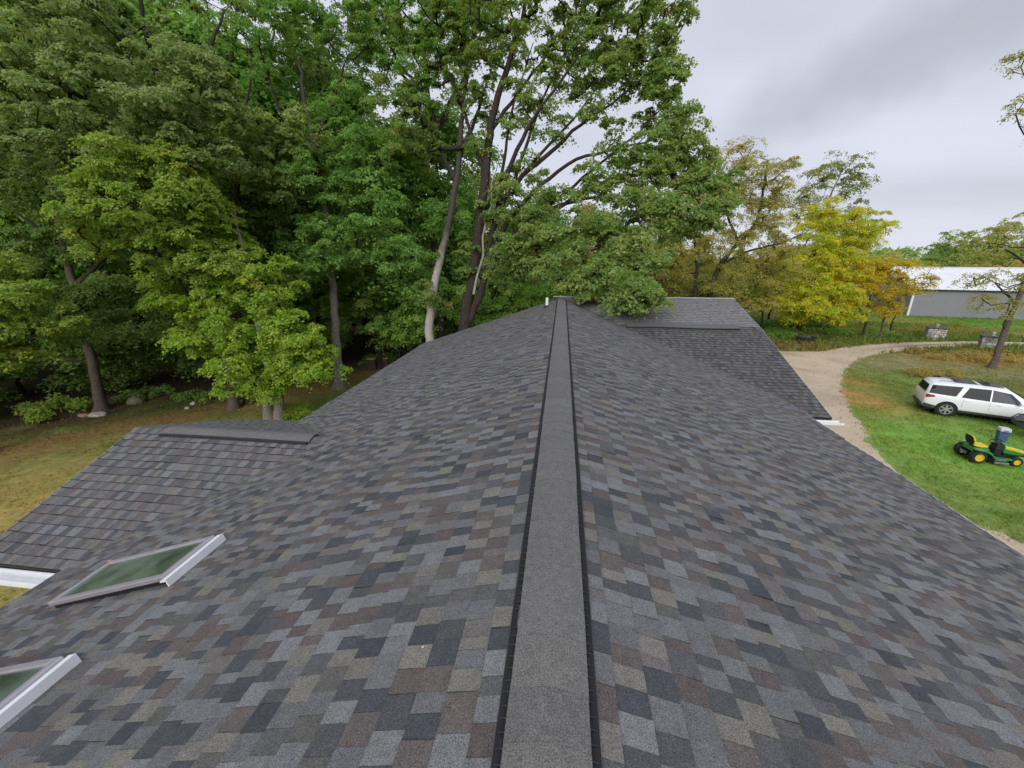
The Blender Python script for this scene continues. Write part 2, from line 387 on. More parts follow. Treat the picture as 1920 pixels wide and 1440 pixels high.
deck('roof_deck', [(LX + .02, LY, LZ), (-3.6, LY, LZ), (-5.7, LY - LW + .02, zl), (LX + .02, LY - LW + .02, zl)])
deck('roof_deck', [(LX + .02, LY + .01, LZ), (LX + .02, LY + LW - .02, zl), (-5.7, LY + LW - .02, zl), (-3.6, LY + .01, LZ)])

# ridge vent and caps
def ridge_vent(axis, a0, a1, cx, cz, pit, wfun, piece=.215, seed=1, vh=0):
    """axis 'y': ridge runs along y at x=cx; axis 'x': along x at y=cx"""
    r = np.random.default_rng(seed)
    def pt(s, t, z):   # s across, t along
        wz = float(wfun(s if axis == 'y' else t, t if axis == 'y' else cx + s))
        return (cx + s, t, z + wz) if axis == 'y' else (t, cx + s, z + wz)
    # black vent body with open baffle channel
    vent = MB()
    n = int((a1 - a0) / .25)
    ts = [a0 + (a1 - a0) * i / n for i in range(n + 1)]
    hw = .186
    prof = [(-hw, .004), (-hw, .022), (-hw + .003, .022), (-.152, .008), (-.146, .034), (0, .030), (.146, .034), (.152, .008), (hw - .003, .022), (hw, .022), (hw, .004)]
    rings = [[pt(s, t, cz - pit * abs(s) + h) for s, h in prof] for t in ts]
    vent.loft(rings)
    v = vent.build('ridge_vent', M['black'], house)
    fins = MB()
    t = a0 + .02
    while t < min(a1, 7.0):
        for sd in (-1, 1):
            s0, s1 = sd * .146, sd * (hw - .001)
            w = .0007
            z0 = cz - pit * .148 + .021; z1 = cz - pit * hw + .021
            k = len(fins.v)
            p = [pt(s0, t - w, z0), pt(s1, t - w, z1), pt(s1, t + w, z1), pt(s0, t + w, z0)]
            q = [(x, y, z - .012) for x, y, z in p]
            fins.add(p + q, [(0, 1, 2, 3), (0, 4, 5, 1), (3, 2, 6, 7)])
            if r.random() < .35:      # short cross ribs half way
                m0 = sd * .163; p = [pt(m0 - .0012, t, z0 - .003), pt(m0 + .0012, t, z0 - .003), pt(m0 + .0012, t + .024, z0 - .003), pt(m0 - .0012, t + .024, z0 - .003)]
                fins.add(p, [(0, 1, 2, 3)])
        t += .048 + r.uniform(-.006, .006)
    if fins.v: link('vent_fins', _mesh(fins), M['fin_dark'], v)['kind'] = 'stuff'
    lip = MB()
    for sd in (-1, 1):
        rings = [[pt(sd * (hw - .001), t, cz - pit * hw + .0245), pt(sd * (hw + .0015), t, cz - pit * hw + .0235), pt(sd * (hw + .0015), t, cz - pit * hw + .002), pt(sd * (hw - .001), t, cz - pit * hw + .002)] for t in ts]
        lip.loft(rings)
    lip.build('vent_lip', M['fin_dark'], v)
    # cap shingles: rounded over the vent, each overlapping the last
    V = []; F = []; C = []
    S = [-.152, -.150, -.12, -.09, -.06, -.03, 0, .03, .06, .09, .12, .150, .152]
    def ch(s_): return -pit * math.sqrt(s_ * s_ + .0036) + pit * .06 * .4 + .047 - (.010 if abs(s_) > .151 else 0)
    t = a1; basec = np.array([.128, .125, .122]); nc = len(S)
    while t > a0:
        t2 = max(t - piece * r.uniform(.8, 1.2), a0); b = len(V); jit = r.uniform(-.002, .002)
        l1 = .0016 + r.uniform(0, .0010); rip = r.uniform(-.0008, .0032)
        for tt, lf in ((t + .03, -.004), (t - .004, .0005), ((t + t2) / 2, l1 * .5 + rip), (t2, l1), (t2, -.006)):
            for s_ in S: V.append(pt(s_ + jit, tt, cz + ch(s_) + lf))
        c = basec * r.uniform(.93, 1.07) * np.array([1, r.uniform(.985, 1.015), r.uniform(.96, 1.04)])
        for i in range(4):
            for k in range(nc - 1):
                F.append((b + i * nc + k, b + i * nc + k + 1, b + (i + 1) * nc + k + 1, b + (i + 1) * nc + k)); C.append(c if i < 3 else c * .85)
        t = t2
    me = mesh_np('ridge_cap', V, F, np.array(C))
    link('ridge_cap', me, M['shingle'], house)
def _mesh(mb):
    me = bpy.data.meshes.new('fins'); me.from_pydata(mb.v, [], mb.f); me.update(); return me
ridge_vent('y', Y0, Y1 - .15, .006, RZ, P, wav, seed=2)
ridge_vent('x', -6.62, -3.98, LY, LZ, PL, wav, piece=.6, seed=5)
mb = MB(); mb.loft([[(x, LY - y, LZ - PL * y + h + float(wav(x, LY - y))) for y, h in [(.186, .004), (.186, .040), (.158, .046), (.158, .004)]] for x in np.linspace(-6.62, -3.98, 20)]); mb.build('vent_face', M['black'], house)
# off-ridge vent lying across the right wing at the change of slope
def slab(name, mat, x0, x1, prof, parent=house):
    mb = MB(); xs = np.linspace(x0, x1, 30)
    mb.loft([[(x, y, z + float(wav(x, YB))) for y, z in prof] for x in xs]); return mb.build(name, mat, parent)
slab('wing_vent', M['black'], 2.25, 5.95, [(YB - .20, ZB - .055), (YB - .20, ZB - .005), (YB + .15, ZB + .075), (YB + .15, ZB + .02)])
M['cap_shingle'] = pmat('cap_shingle', (.105, .108, .118), .85, noise=.25, nscale=40, bump=.3)
slab('wing_vent_cap', M['cap_shingle'], 2.25, 5.95, [(YB - .205, ZB - .004), (YB - .205, ZB + .008), (YB + .16, ZB + .095), (YB + .16, ZB + .078)])
# thin ridge flashing on the wing and drip edges
mb = MB(); mb.box(-.35, WX1 + .02, YT - .06, YT + .06, zt + .004, zt + .035); mb.build('ridge_flashing', M['fin'], house)
def strip(name, mat, a, b_, w, h0, h1, parent=house, n=24, side=(0, 0)):
    """box strip between two points (x,y,z), wide along side"""
    mb = MB(); a = Vector(a); b_ = Vector(b_); s = Vector((side[0], side[1], 0))
    rings = []
    for i in range(n + 1):
        p = a.lerp(b_, i / n); z = p.z + float(wav(p.x, p.y))
        rings.append([(p.x, p.y, z + h0), (p.x, p.y, z + h1), (p.x + s.x * w, p.y + s.y * w, z + h1), (p.x + s.x * w, p.y + s.y * w, z + h0)])
    mb.loft(rings); return mb.build(name, mat, parent)
strip('drip_edge', M['white'], (XR - .01, Y0, ze(XR)), (XR - .01, 10.3, ze(XR)), .045, -.16, -.004, side=(1, 0))
strip('drip_edge', M['white'], (XL + .01, Y0, ze(XL)), (XL + .01, LY - LW, ze(XL)), .04, -.16, -.004, side=(-1, 0))
strip('drip_edge', M['white'], (XL + .01, LY + LW, ze(XL)), (XL + .01, Y1, ze(XL)), .04, -.16, -.004, side=(-1, 0))
strip('rake_trim', M['fin'], (WX1, YE, ZB - P * (YB - YE)), (WX1, YB, ZB), .02, -.16, -.002, side=(1, 0))
strip('rake_trim', M['fin'], (WX1, YB, ZB), (WX1, YT, zt), .02, -.16, -.002, side=(1, 0))
strip('rake_trim', M['fin'], (LX, LY - LW, zl), (LX, LY, LZ), .02, -.16, -.002, side=(-1, 0))
strip('rake_trim', M['fin'], (LX, LY, LZ), (LX, LY + LW, zl), .02, -.16, -.002, side=(-1, 0))
# gutters on the wings (K profile with an open channel)
def gutter(x0, x1, y, z, sy, w=.125):
    mb = MB()
    pr = [(0, -.012), (0, -.135), (.085, -.135), (.105, -.10), (.125, -.055), (.125, -.005), (.110, -.005), (.110, -.05), (.09, -.10), (.075, -.115), (.012, -.115), (.012, -.012)]
    mb.loft([[(x, y + sy * (a / .125 * w), z + b_) for a, b_ in pr] for x in (x0, x1)])
    g = mb.build('gutter', M['white'], house)
    return g
zr = ZB - P * (YB - YE)
gutter(XR + .06, WX1 + .16, YE - .015, zr - .03, -1, .2)
gutter(LX - .05, -5.86, LY - LW - .015, zl - .03, -1, .2)
mb = MB()     # white elbow of the downspout where the two eaves meet
mb.tube([(XR + .10, YE - .42, zr - .06), (XR + .13, YE - .62, zr - .10), (XR + .11, YE - .86, zr - .2)], [.05, .06, .045], 4)
mb.box(XR + .04, XR + .17, YE - .95, YE - .45, zr - .22, zr - .06)
mb.build('downspout_elbow', M['white'], house, bevel=.01)
# vent pipe near the far end of the ridge
mb = MB(); mb.tube([(-.52, 14.9, ze(.5) - .1), (-.52, 14.9, ze(.5) + .34)], .052, 16); vp = mb.build('vent_pipe', M['white'], house)
mb = MB(); mb.lathe([(.13, 0), (.10, .02), (.06, .06), (.056, .08)], 16, Matrix.Translation((-.52, 14.9, ze(.52) + .0))); mb.build('pipe_boot', M['black'], vp)
# walls below the eaves
mb = MB(); mb.box(-5.3, 5.4, Y0 + .4, 16.2, 0, 4.62); mb.build('wall', M['siding'], house)
mb = MB(); mb.box(5.41, 6.35, 10.5, 22.2, 0, 4.3); mb.box(0, 5.41, 16.21, 22.2, 0, 4.4); mb.build('wing_wall', M['siding'], house)
mb = MB(); mb.box(-6.95, -5.31, LY - LW + .4, LY + LW - .4, 0, 4.5); mb.build('wing_wall', M['siding'], house)
mb = MB(); mb.prism([(-5.3, 4.62), (5.4, 4.62), (0, 6.44)], 16.0, 16.2); mb.build('gable_wall', M['siding'], house)

# skylights (parts of the roof)
def glass_mat():
    m, t, b = new_mat('skylight_glass'); L = t.links.new
    tr = N(t, 'ShaderNodeBsdfTransparent'); tr.inputs[0].default_value = (.70, .88, .75, 1)
    gl = N(t, 'ShaderNodeBsdfGlossy'); gl.inputs[0].default_value = (.85, .95, .88, 1); gl.inputs['Roughness'].default_value = .06
    lw_ = N(t, 'ShaderNodeFresnel'); lw_.inputs[0].default_value = 2.1
    nz = N(t, 'ShaderNodeTexNoise'); nz.inputs['Scale'].default_value = 3; nz.inputs['Detail'].default_value = 5
    tc = N(t, 'ShaderNodeTexCoord'); L(tc.outputs['Object'], nz.inputs[0])
    df = N(t, 'ShaderNodeBsdfDiffuse'); df.inputs[0].default_value = (.38, .46, .38, 1)
    mx = N(t, 'ShaderNodeMixShader'); L(lw_.outputs[0], mx.inputs[0]); L(tr.outputs[0], mx.inputs[1]); L(gl.outputs[0], mx.inputs[2])
    m2 = N(t, 'ShaderNodeMixShader'); mr = N(t, 'ShaderNodeMapRange'); L(nz.outputs[0], mr.inputs[0]); mr.inputs[1].default_value = .3; mr.inputs[2].default_value = .7; mr.inputs[3].default_value = .06; mr.inputs[4].default_value = .34
    L(mr.outputs[0], m2.inputs[0]); L(mx.outputs[0], m2.inputs[1]); L(df.outputs[0], m2.inputs[2])
    L(m2.outputs[0], t.nodes['Material Output'].inputs[0]); return m
M['glass'] = glass_mat()
M['well'] = pmat('olive_wood_well', (.40, .32, .15), .6, nscale=6)
M['well_floor'] = pmat('green_well_floor', (.42, .60, .46), .7, noise=.3, nscale=2.5)  # added floor of the well; green of the tree reflections put into its colour
def skylight(a, b_, c, e, lab):
    # local frame: origin at the upslope edge centre, x down the slope (towards -X world), y along the ridge
    ox, oz = b_, ze(b_)
    ang = math.atan(P)
    R = Matrix.Translation((ox, (c + e) / 2, oz)) @ Matrix.Rotation(math.pi, 4, 'Z') @ Matrix.Rotation(ang, 4, 'Y')
    ln = (b_ - a) * cs; w = (e - c) / 2
    def q(mb, *args): mb.box(*args, M=R)
    mb = MB()
    fw = .056; zt0, zt1 = .052, .098
    q(mb, 0, fw, -w, w, zt0, zt1); q(mb, ln - fw, ln, -w, w, zt0, zt1); q(mb, fw + .001, ln - fw - .001, -w, -w + fw, zt0, zt1 - .001); q(mb, fw + .001, ln - fw - .001, w - fw, w, zt0, zt1 - .001)
    fr = mb.build('skylight', M['alu'], house, bevel=.008); fr['label'] = lab
    mb = MB(); q(mb, .02, .04, -w + .02, w - .02, -.03, zt0 - .002); q(mb, ln - .04, ln - .02, -w + .02, w - .02, -.03, zt0 - .002); q(mb, .042, ln - .042, -w + .02, -w + .04, -.03, zt0 - .003); q(mb, .042, ln - .042, w - .04, w - .02, -.03, zt0 - .003)
    mb.build('curb', M['black'], fr)
    mb = MB(); q(mb, -.075, -.060, -w - .02, w + .03, -.005, .078); q(mb, -.059, -.004, -w - .02, w + .03, .060, .074); mb.build('head_flashing', M['white'], fr)
    mb = MB(); q(mb, fw - .01, ln - fw + .01, -w + fw - .01, w - fw + .01, zt0 + .022, zt0 + .030); mb.build('glass_pane', M['glass'], fr)
    mb = MB(); t_ = .02
    q(mb, fw, fw + t_, -w + fw, w - fw, -.34, zt0); q(mb, ln - fw - t_, ln - fw, -w + fw, w - fw, -.34, zt0)
    q(mb, fw + t_ + .001, ln - fw - t_ - .001, -w + fw, -w + fw + t_, -.34, zt0 - .002); q(mb, fw + t_ + .001, ln - fw - t_ - .001, w - fw - t_, w - fw, -.34, zt0 - .002)
    mb.build('light_well', M['well'], fr)
    mb = MB(); q(mb, fw, ln - fw, -w + fw, w - fw, -.36, -.345); mb.build('well_floor', M['well_floor'], fr)
skylight(*SK[0], 'farther of the two skylights, green glass in a mauve grey frame')
skylight(*SK[1], 'nearer skylight, cut off by the left edge of the photo')

# leaves that have dropped on the roof
M['orange_leaf'] = pmat('orange_leaf', (.55, .17, .03), .7); M['tan_leaf'] = pmat('tan_leaf', (.62, .42, .30), .7)
def dropped(loc, mat, lab, s=.03, rz=0):
    mb = MB(); x, y, z = loc
    pts = [(-1, 0, 0), (-.5, .35, .12), (-.1, .7, .05), (.3, .4, .15), (1, .1, .02), (.4, -.35, .2), (0, -.65, .05), (-.6, -.3, .12)]
    c, sn = math.cos(rz), math.sin(rz)
    T = [(x + s * (a * c - b_ * sn), y + s * (a * sn + b_ * c), z + s * h) for a, b_, h in pts]
    Bt = [(a, b_, h - .0015) for a, b_, h in T]; n = len(T)
    mb.add(T + Bt, [tuple(range(n)), tuple(range(2 * n - 1, n - 1, -1))] + [(k, k + n, (k + 1) % n + n, (k + 1) % n) for k in range(n)])
    tag(mb.build('fallen_leaf', mat), lab, 'leaf')
dropped((-.595, 1.41, ze(.595) + .018), M['tan_leaf'], 'small pale peach leaf scrap on the brown shingles left of the ridge', .013, .4)
dropped((-4.66, 3.0, ze(4.66) + .105), M['orange_leaf'], 'small orange leaf on the far corner of the skylight frame', .028, .9)

# ------------------------------------------------------------------ ground
def vnoise(x, y, seed=0):
    """smooth value noise on numpy arrays"""
    def h(i, j):
        n = (i * 374761393 + j * 668265263 + seed * 982451653) & 0xffffffff
        n = ((n ^ (n >> 13)) * 1274126177) & 0xffffffff
        return ((n ^ (n >> 16)) & 0xffff) / 65535.0
    xi = np.floor(x).astype(np.int64); yi = np.floor(y).astype(np.int64)
    fx = x - xi; fy = y - yi; fx = fx * fx * (3 - 2 * fx); fy = fy * fy * (3 - 2 * fy)
    return (h(xi, yi) * (1 - fx) + h(xi + 1, yi) * fx) * (1 - fy) + (h(xi, yi + 1) * (1 - fx) + h(xi + 1, yi + 1) * fx) * fy
def fbm(x, y, seed=0, o=4):
    s = 0; a = .5; t = 0
    for k in range(o): s = s + a * vnoise(x * 2 ** k, y * 2 ** k, seed + k); t += a; a *= .55
    return s / t
DRIVE_OUT = [(9, 1), (7.2, 12), (6.6, 24), (7.5, 36.5), (13, 38.3), (19.58, 38.31), (23.31, 38.55), (26.32, 40.7), (29.14, 42.24), (35.2, 44.51), (41.24, 45.5), (45.84, 45.52), (56, 45.6), (70, 44.5)]
DRIVE_IN = [(70, 41.5), (56, 43.2), (43.7, 43.26), (38.83, 42.67), (32.6, 40.99), (25.79, 37.02), (22.66, 33.96), (20.72, 31.26), (17.96, 27.06), (16.17, 23.31), (15.17, 20.79), (13.99, 18.25), (13.5, 16.3), (12.8, 14.6), (12.7, 13.4), (13.3, 12.5), (14.6, 11.3), (17, 9.6), (20, 7.0)]
FOREST = [(-60, -30), (-30, -8), (-27.5, 8), (-25.5, 15.5), (-22, 19.5), (-17.5, 24), (-15.5, 29), (-12, 33), (-6, 34.5), (0, 35), (6, 40), (14, 50), (40, 90)]
def seg_dist(px, py, poly):
    d = np.full(px.shape, 1e9); side = np.zeros(px.shape)
    for (x0, y0), (x1, y1) in zip(poly[:-1], poly[1:]):
        dx, dy = x1 - x0, y1 - y0; t = np.clip(((px - x0) * dx + (py - y0) * dy) / (dx * dx + dy * dy), 0, 1)
        dd = np.hypot(px - x0 - t * dx, py - y0 - t * dy); m = dd < d
        side = np.where(m, np.sign((px - x0) * dy - (py - y0) * dx), side); d = np.minimum(d, dd)
    return d * side      # positive to the right of the direction of travel
def ground_color(x, y):
    n1 = fbm(x * .25, y * .25, 1); n2 = fbm(x * .9, y * .9, 5); n3 = fbm(x * 3, y * 3, 9, 3)
    def mixc(c, c2, w): return c + (np.array(c2) - c) * w[..., None]
    def g(cx, cy, rx, ry=None, rot=0): 
        ry = ry or rx; a, b_ = x - cx, y - cy; ca, sa = math.cos(rot), math.sin(rot)
        a, b_ = a * ca + b_ * sa, -a * sa + b_ * ca
        return np.clip(1.3 * np.exp(-(a / rx) ** 2 - (b_ / ry) ** 2) - .3 * (n2 - .4), 0, 1)
    sm = lambda v, a, b_: np.clip((v - a) / (b_ - a), 0, 1)
    c = np.zeros(x.shape + (3,)) + np.array([.115, .150, .036])
    c = mixc(c, (.20, .175, .05), sm(n1, .45, .72) * .8)          # drier, yellower
    c = mixc(c, (.075, .135, .022), sm(n2, .55, .8) * .6)
    right = x > 6
    c = np.where(right[..., None], mixc(c, (.27, .165, .055), g(18.0, 25.0, 1.6, 3.2, .35)), c)
    c = mixc(c, (.25, .18, .05), g(19.5, 29.5, 1.2, 2.5, .5) * .8); c = mixc(c, (.25, .16, .05), g(15.6, 18.5, .7, 3.0, .2) * .9)
    c = mixc(c, (.125, .225, .038), g(19, 18.5, 6.0, 4.6)); c = mixc(c, (.10, .18, .03), g(24.5, 30.5, 1.6, 1.2) * .9)
    c = mixc(c, (.20, .180, .095), g(27, 35.5, 4.5, 2.6, .6) * .85); c = mixc(c, (.19, .175, .095), g(32.5, 32.5, 4.5, 2.6) * .7)
    c = mixc(c, (.24, .13, .045), g(35.5, 37.3, 5.0, 2.2, .1) * .9); c = mixc(c, (.09, .055, .035), g(26.6, 31.2, 1.5, .6, .3) * .8)
    c = mixc(c, (.13, .085, .05), g(33, 27.5, 4, 3) * .6)
    c = mixc(c, (.085, .18, .022), g(58, 58, 10, 3.5, -.2) * .9); c = mixc(c, (.21, .17, .055), g(44, 51, 9, 2.0, -.1) * .7)
    c = mixc(c, (.20, .125, .06), g(20, 40.4, 7, 1.2) * .8)
    # left side: golden thatch near the house, brown litter under the trees
    left = sm(-x, 6, 8)
    gold = left * sm(-(y - .25 * x - 21), 0, 6)
    c = mixc(c, (.265, .19, .065), gold * .85 * (1 - .5 * sm(n2, .5, .8)))
    c = mixc(c, (.070, .105, .028), g(-19.5, 19.2, 2.6, 1.8) * left * .9)
    c = mixc(c, (.13, .18, .035), g(-12, 2.5, 4.5, 3.5) * left * .9)
    fd = seg_dist(x, y, FOREST)                                     # negative inside the wood
    w = sm(-(fd) + (n2 - .5) * 5, -2.2, 1.5)
    lit = np.zeros_like(c) + np.array([.055, .036, .020]); lit = mixc(lit, (.04, .03, .018), sm(n3, .5, .8)); lit = mixc(lit, (.045, .06, .02), sm(n1, .55, .75) * .6)
    c = c * (1 - w[..., None]) + lit * w[..., None]
    br = left * sm(-np.abs(fd - 2.5) + 2.2 + (n2 - .5) * 3, 0, 2)
    c = mixc(c, (.17, .092, .042), br * .7)
    c = mixc(c, (.35, .29, .22), sm(-np.abs(seg_dist(x, y, DRIVE_IN)) + .25 + (n3 - .5) * .6, 0, .4) * .5)
    c = c * (.8 + .4 * n3)[..., None] * 1.35
    return c
def axis_coords(lo, hi, step, far):
    core = np.arange(lo, hi + 1e-6, step); out = [hi]; s = step
    while out[-1] < far: s *= 1.25; out.append(out[-1] + s)
    inn = [lo]; s = step
    while inn[-1] > -far: s *= 1.25; inn.append(inn[-1] - s)
    return np.concatenate([np.array(inn[1:])[::-1], core, np.array(out[1:])])
def ground_z(x, y):
    return .05 * (fbm(x * .3, y * .3, 3) - .5) + .012 * (fbm(x * 2.2, y * 2.2, 4) - .5)
gx = axis_coords(-36, 46, .25, 1200); gy = axis_coords(-2, 56, .25, 1200)
X, Y = np.meshgrid(gx, gy); Z = ground_z(X, Y)
V = np.stack([X, Y, Z], -1).reshape(-1, 3); nx, ny = len(gx), len(gy)
i, j = np.meshgrid(np.arange(nx - 1), np.arange(ny - 1)); b = (j * nx + i).ravel()
F = np.stack([b, b + 1, b + nx + 1, b + nx], -1)
cx = (X[:-1, :-1] + X[1:, 1:]) / 2; cy = (Y[:-1, :-1] + Y[1:, 1:]) / 2
me = mesh_np('ground', V, F, None, smooth=True)
a = me.attributes.new('tint', 'FLOAT_COLOR', 'POINT'); cc = np.ones((len(V), 4), np.float32); cc[:, :3] = ground_color(X, Y).reshape(-1, 3); a.data.foreach_set('color', cc.ravel())
tag(link('ground', me, M['ground']), kind='structure')

# driveway: a gravel sheet with a ragged edge, a worn centre strip on the lane
def resample(pl, step):
    out = []
    for (x0, y0), (x1, y1) in zip(pl[:-1], pl[1:]):
        n = max(1, int(math.hypot(x1 - x0, y1 - y0) / step))
        for k in range(n): out.append((x0 + (x1 - x0) * k / n, y0 + (y1 - y0) * k / n))
    out.append(pl[-1]); return out
def smooth_pl(pl, it=2):
    for _ in range(it):
        q = [pl[0]]
        for (x0, y0), (x1, y1) in zip(pl[:-1], pl[1:]): q += [(.75 * x0 + .25 * x1, .75 * y0 + .25 * y1), (.25 * x0 + .75 * x1, .25 * y0 + .75 * y1)]
        pl = q + [pl[-1]]
    return pl
def drive():
    o = smooth_pl(DRIVE_OUT); n = smooth_pl(DRIVE_IN[::-1])
    m = 620
    def even(pl):
        pl = np.array(pl); s = np.concatenate([[0], np.cumsum(np.hypot(*np.diff(pl, axis=0).T))]); t = np.linspace(0, 1, m) * s[-1]
        return np.stack([np.interp(t, s, pl[:, 0]), np.interp(t, s, pl[:, 1])], -1)
    # parametrise both edges so that rungs cross the lane sensibly
    O = even(o); I = even(n)
    K = 26; V = []; C = []
    r = np.random.default_rng(2)
    for q in range(m):
        jo, ji = [r.uniform(-.03, .03) + .35 * (vnoise(np.array([q * .13]), np.array([0.]), k_)[0] - .5) + .28 * (vnoise(np.array([q * .37]), np.array([0.]), k_ + 1)[0] - .5) for k_ in (4, 8)]
        p0, p1 = O[q], I[q]; d = (p1 - p0) / max(1e-6, np.hypot(*(p1 - p0)))
        p0 = p0 - d * jo; p1 = p1 + d * ji
        for k in range(K + 1):
            p = p0 + (p1 - p0) * k / K; V.append(p)
    V = np.array(V); x, y = V[:, 0], V[:, 1]
    # straighten colour: gravel with sandier wheel paths, darker middle on the lane
    n1 = fbm(x * .7, y * .7, 31); n2 = fbm(x * 3, y * 3, 33)
    c = np.array([.50, .405, .295])[None] * (.82 + .36 * n1)[:, None] * (.9 + .2 * n2)[:, None]
    kk = np.tile(np.arange(K + 1) / K, m); lane = np.clip((x - 26) / 8, 0, 1)
    mid = np.exp(-((kk - .5) / .10) ** 2) * lane
    c = c + (np.array([.15, .12, .06]) - c) * (mid * .8)[:, None]
    red = np.clip((fbm(x * .4, y * .4, 37) - .55) * 3, 0, .4); c = c + (np.array([.30, .21, .15]) - c) * red[:, None]
    z = ground_z(x, y) + .014
    Vt = np.stack([x, y, z], -1)
    b = (np.arange(m - 1)[:, None] * (K + 1) + np.arange(K)[None]).ravel()
    F = np.stack([b, b + K + 1, b + K + 2, b + 1], -1)
    me = mesh_np('driveway', Vt, F)
    a = me.attributes.new('tint', 'FLOAT_COLOR', 'POINT'); cc = np.ones((len(Vt), 4), np.float32); cc[:, :3] = c; a.data.foreach_set('color', cc.ravel())
    tag(link('driveway', me, M['gravel']), kind='structure')
drive()
def in_drive(x, y):
    poly = smooth_pl(DRIVE_OUT, 1) + smooth_pl(DRIVE_IN, 1); ins = np.zeros(x.shape, bool)
    for (x0, y0), (x1, y1) in zip(poly, poly[1:] + poly[:1]):
        c = ((y0 > y) != (y1 > y)) & (x < (x1 - x0) * (y - y0) / (y1 - y0 + 1e-12) + x0); ins ^= c
    return ins

# grass: tufts of blades over the lawns in view
def blades(name, n, region, hmin, hmax, seed, bright=1.25):
    r = np.random.default_rng(seed)
    x = r.uniform(region[0], region[1], n); y = r.uniform(region[2], region[3], n)
    keep = ~in_drive(x + r.normal(0, .22, n), y + r.normal(0, .22, n)) & (fbm(x * 1.3, y * 1.3, 21) > .3 + .2 * r.random(n))
    keep &= ~((x > -7.2) & (x < 7) & (y < 23)); x, y = x[keep], y[keep]; n = len(x)
    c = ground_color(x, y) * bright * r.uniform(.7, 1.35, n)[:, None]
    z = ground_z(x, y); h = r.uniform(hmin, hmax, n) * (.5 + fbm(x * .8, y * .8, 23)); a = r.uniform(0, 2 * math.pi, n); w = h * r.uniform(.14, .3, n)
    dx, dy = np.cos(a) * w, np.sin(a) * w; lx, ly = r.normal(0, .45, n) * h, r.normal(0, .45, n) * h
    V = np.stack([np.stack([x - dx, y - dy, z - .01], -1), np.stack([x + dx, y + dy, z - .01], -1), np.stack([x + lx, y + ly, z + h], -1)], 1).reshape(-1, 3)
    F = (np.arange(n) * 3)[:, None] + np.array([0, 1, 2])
    me = mesh_np(name, V, None, c, F3=F); tag(link('grass', me, M['leaf']), 'short lawn and rough grass in green and straw tones', 'grass', kind='stuff')
blades('grass', 330000, (6.5, 48, 9, 52), .05, .11, 41)
blades('grass', 90000, (-34, -6, -2, 30), .04, .10, 42)
blades('grass', 60000, (18, 75, 44, 66), .08, .2, 43)
blades('grass', 26000, (16, 48, 38.5, 56), .2, .5, 44, 1.1)
def litter():
    r = np.random.default_rng(51)
    n = 16000; x = r.uniform(-38, 2, n); y = r.uniform(4, 40, n); fd = seg_dist(x, y, FOREST)
    k = (np.abs(fd - .5) < 6 * r.random(n) ** .7) | (r.random(n) < .10); x, y = x[k], y[k]
    n2 = 2600; x = np.concatenate([x, r.uniform(8, 40, n2)]); y = np.concatenate([y, r.uniform(10, 44, n2)]); n = len(x)
    k = ~((x > -7.2) & (x < 7) & (y < 23)); x, y = x[k], y[k]; n = len(x)
    pal = np.array([(.30, .15, .06), (.42, .27, .13), (.20, .09, .04), (.50, .38, .22), (.34, .24, .05), (.12, .07, .04)])
    c = pal[r.choice(6, n, p=[.26, .2, .22, .08, .1, .14])] * r.uniform(.7, 1.2, n)[:, None]
    s = r.uniform(.03, .065, n); a = r.uniform(0, 6.28, n); z = ground_z(x, y) + r.uniform(.015, .05, n); t = r.uniform(-.02, .02, (n, 4))
    V = np.stack([np.stack([x + s * f * np.cos(a + q), y + s * f * np.sin(a + q), z + t[:, m]], -1) for m, (q, f) in enumerate([(0, 1), (1.5, .6), (3.1, 1), (4.7, .65)])], 1).reshape(-1, 3)
    F = (np.arange(n) * 4)[:, None] + np.array([0, 1, 2, 3])
    tag(link('fallen_leaves', mesh_np('fallen_leaves', V, F, c), M['leaf']), 'brown and tan fallen leaves strewn over the grass and wood edge', 'leaf litter', kind='stuff')
litter()

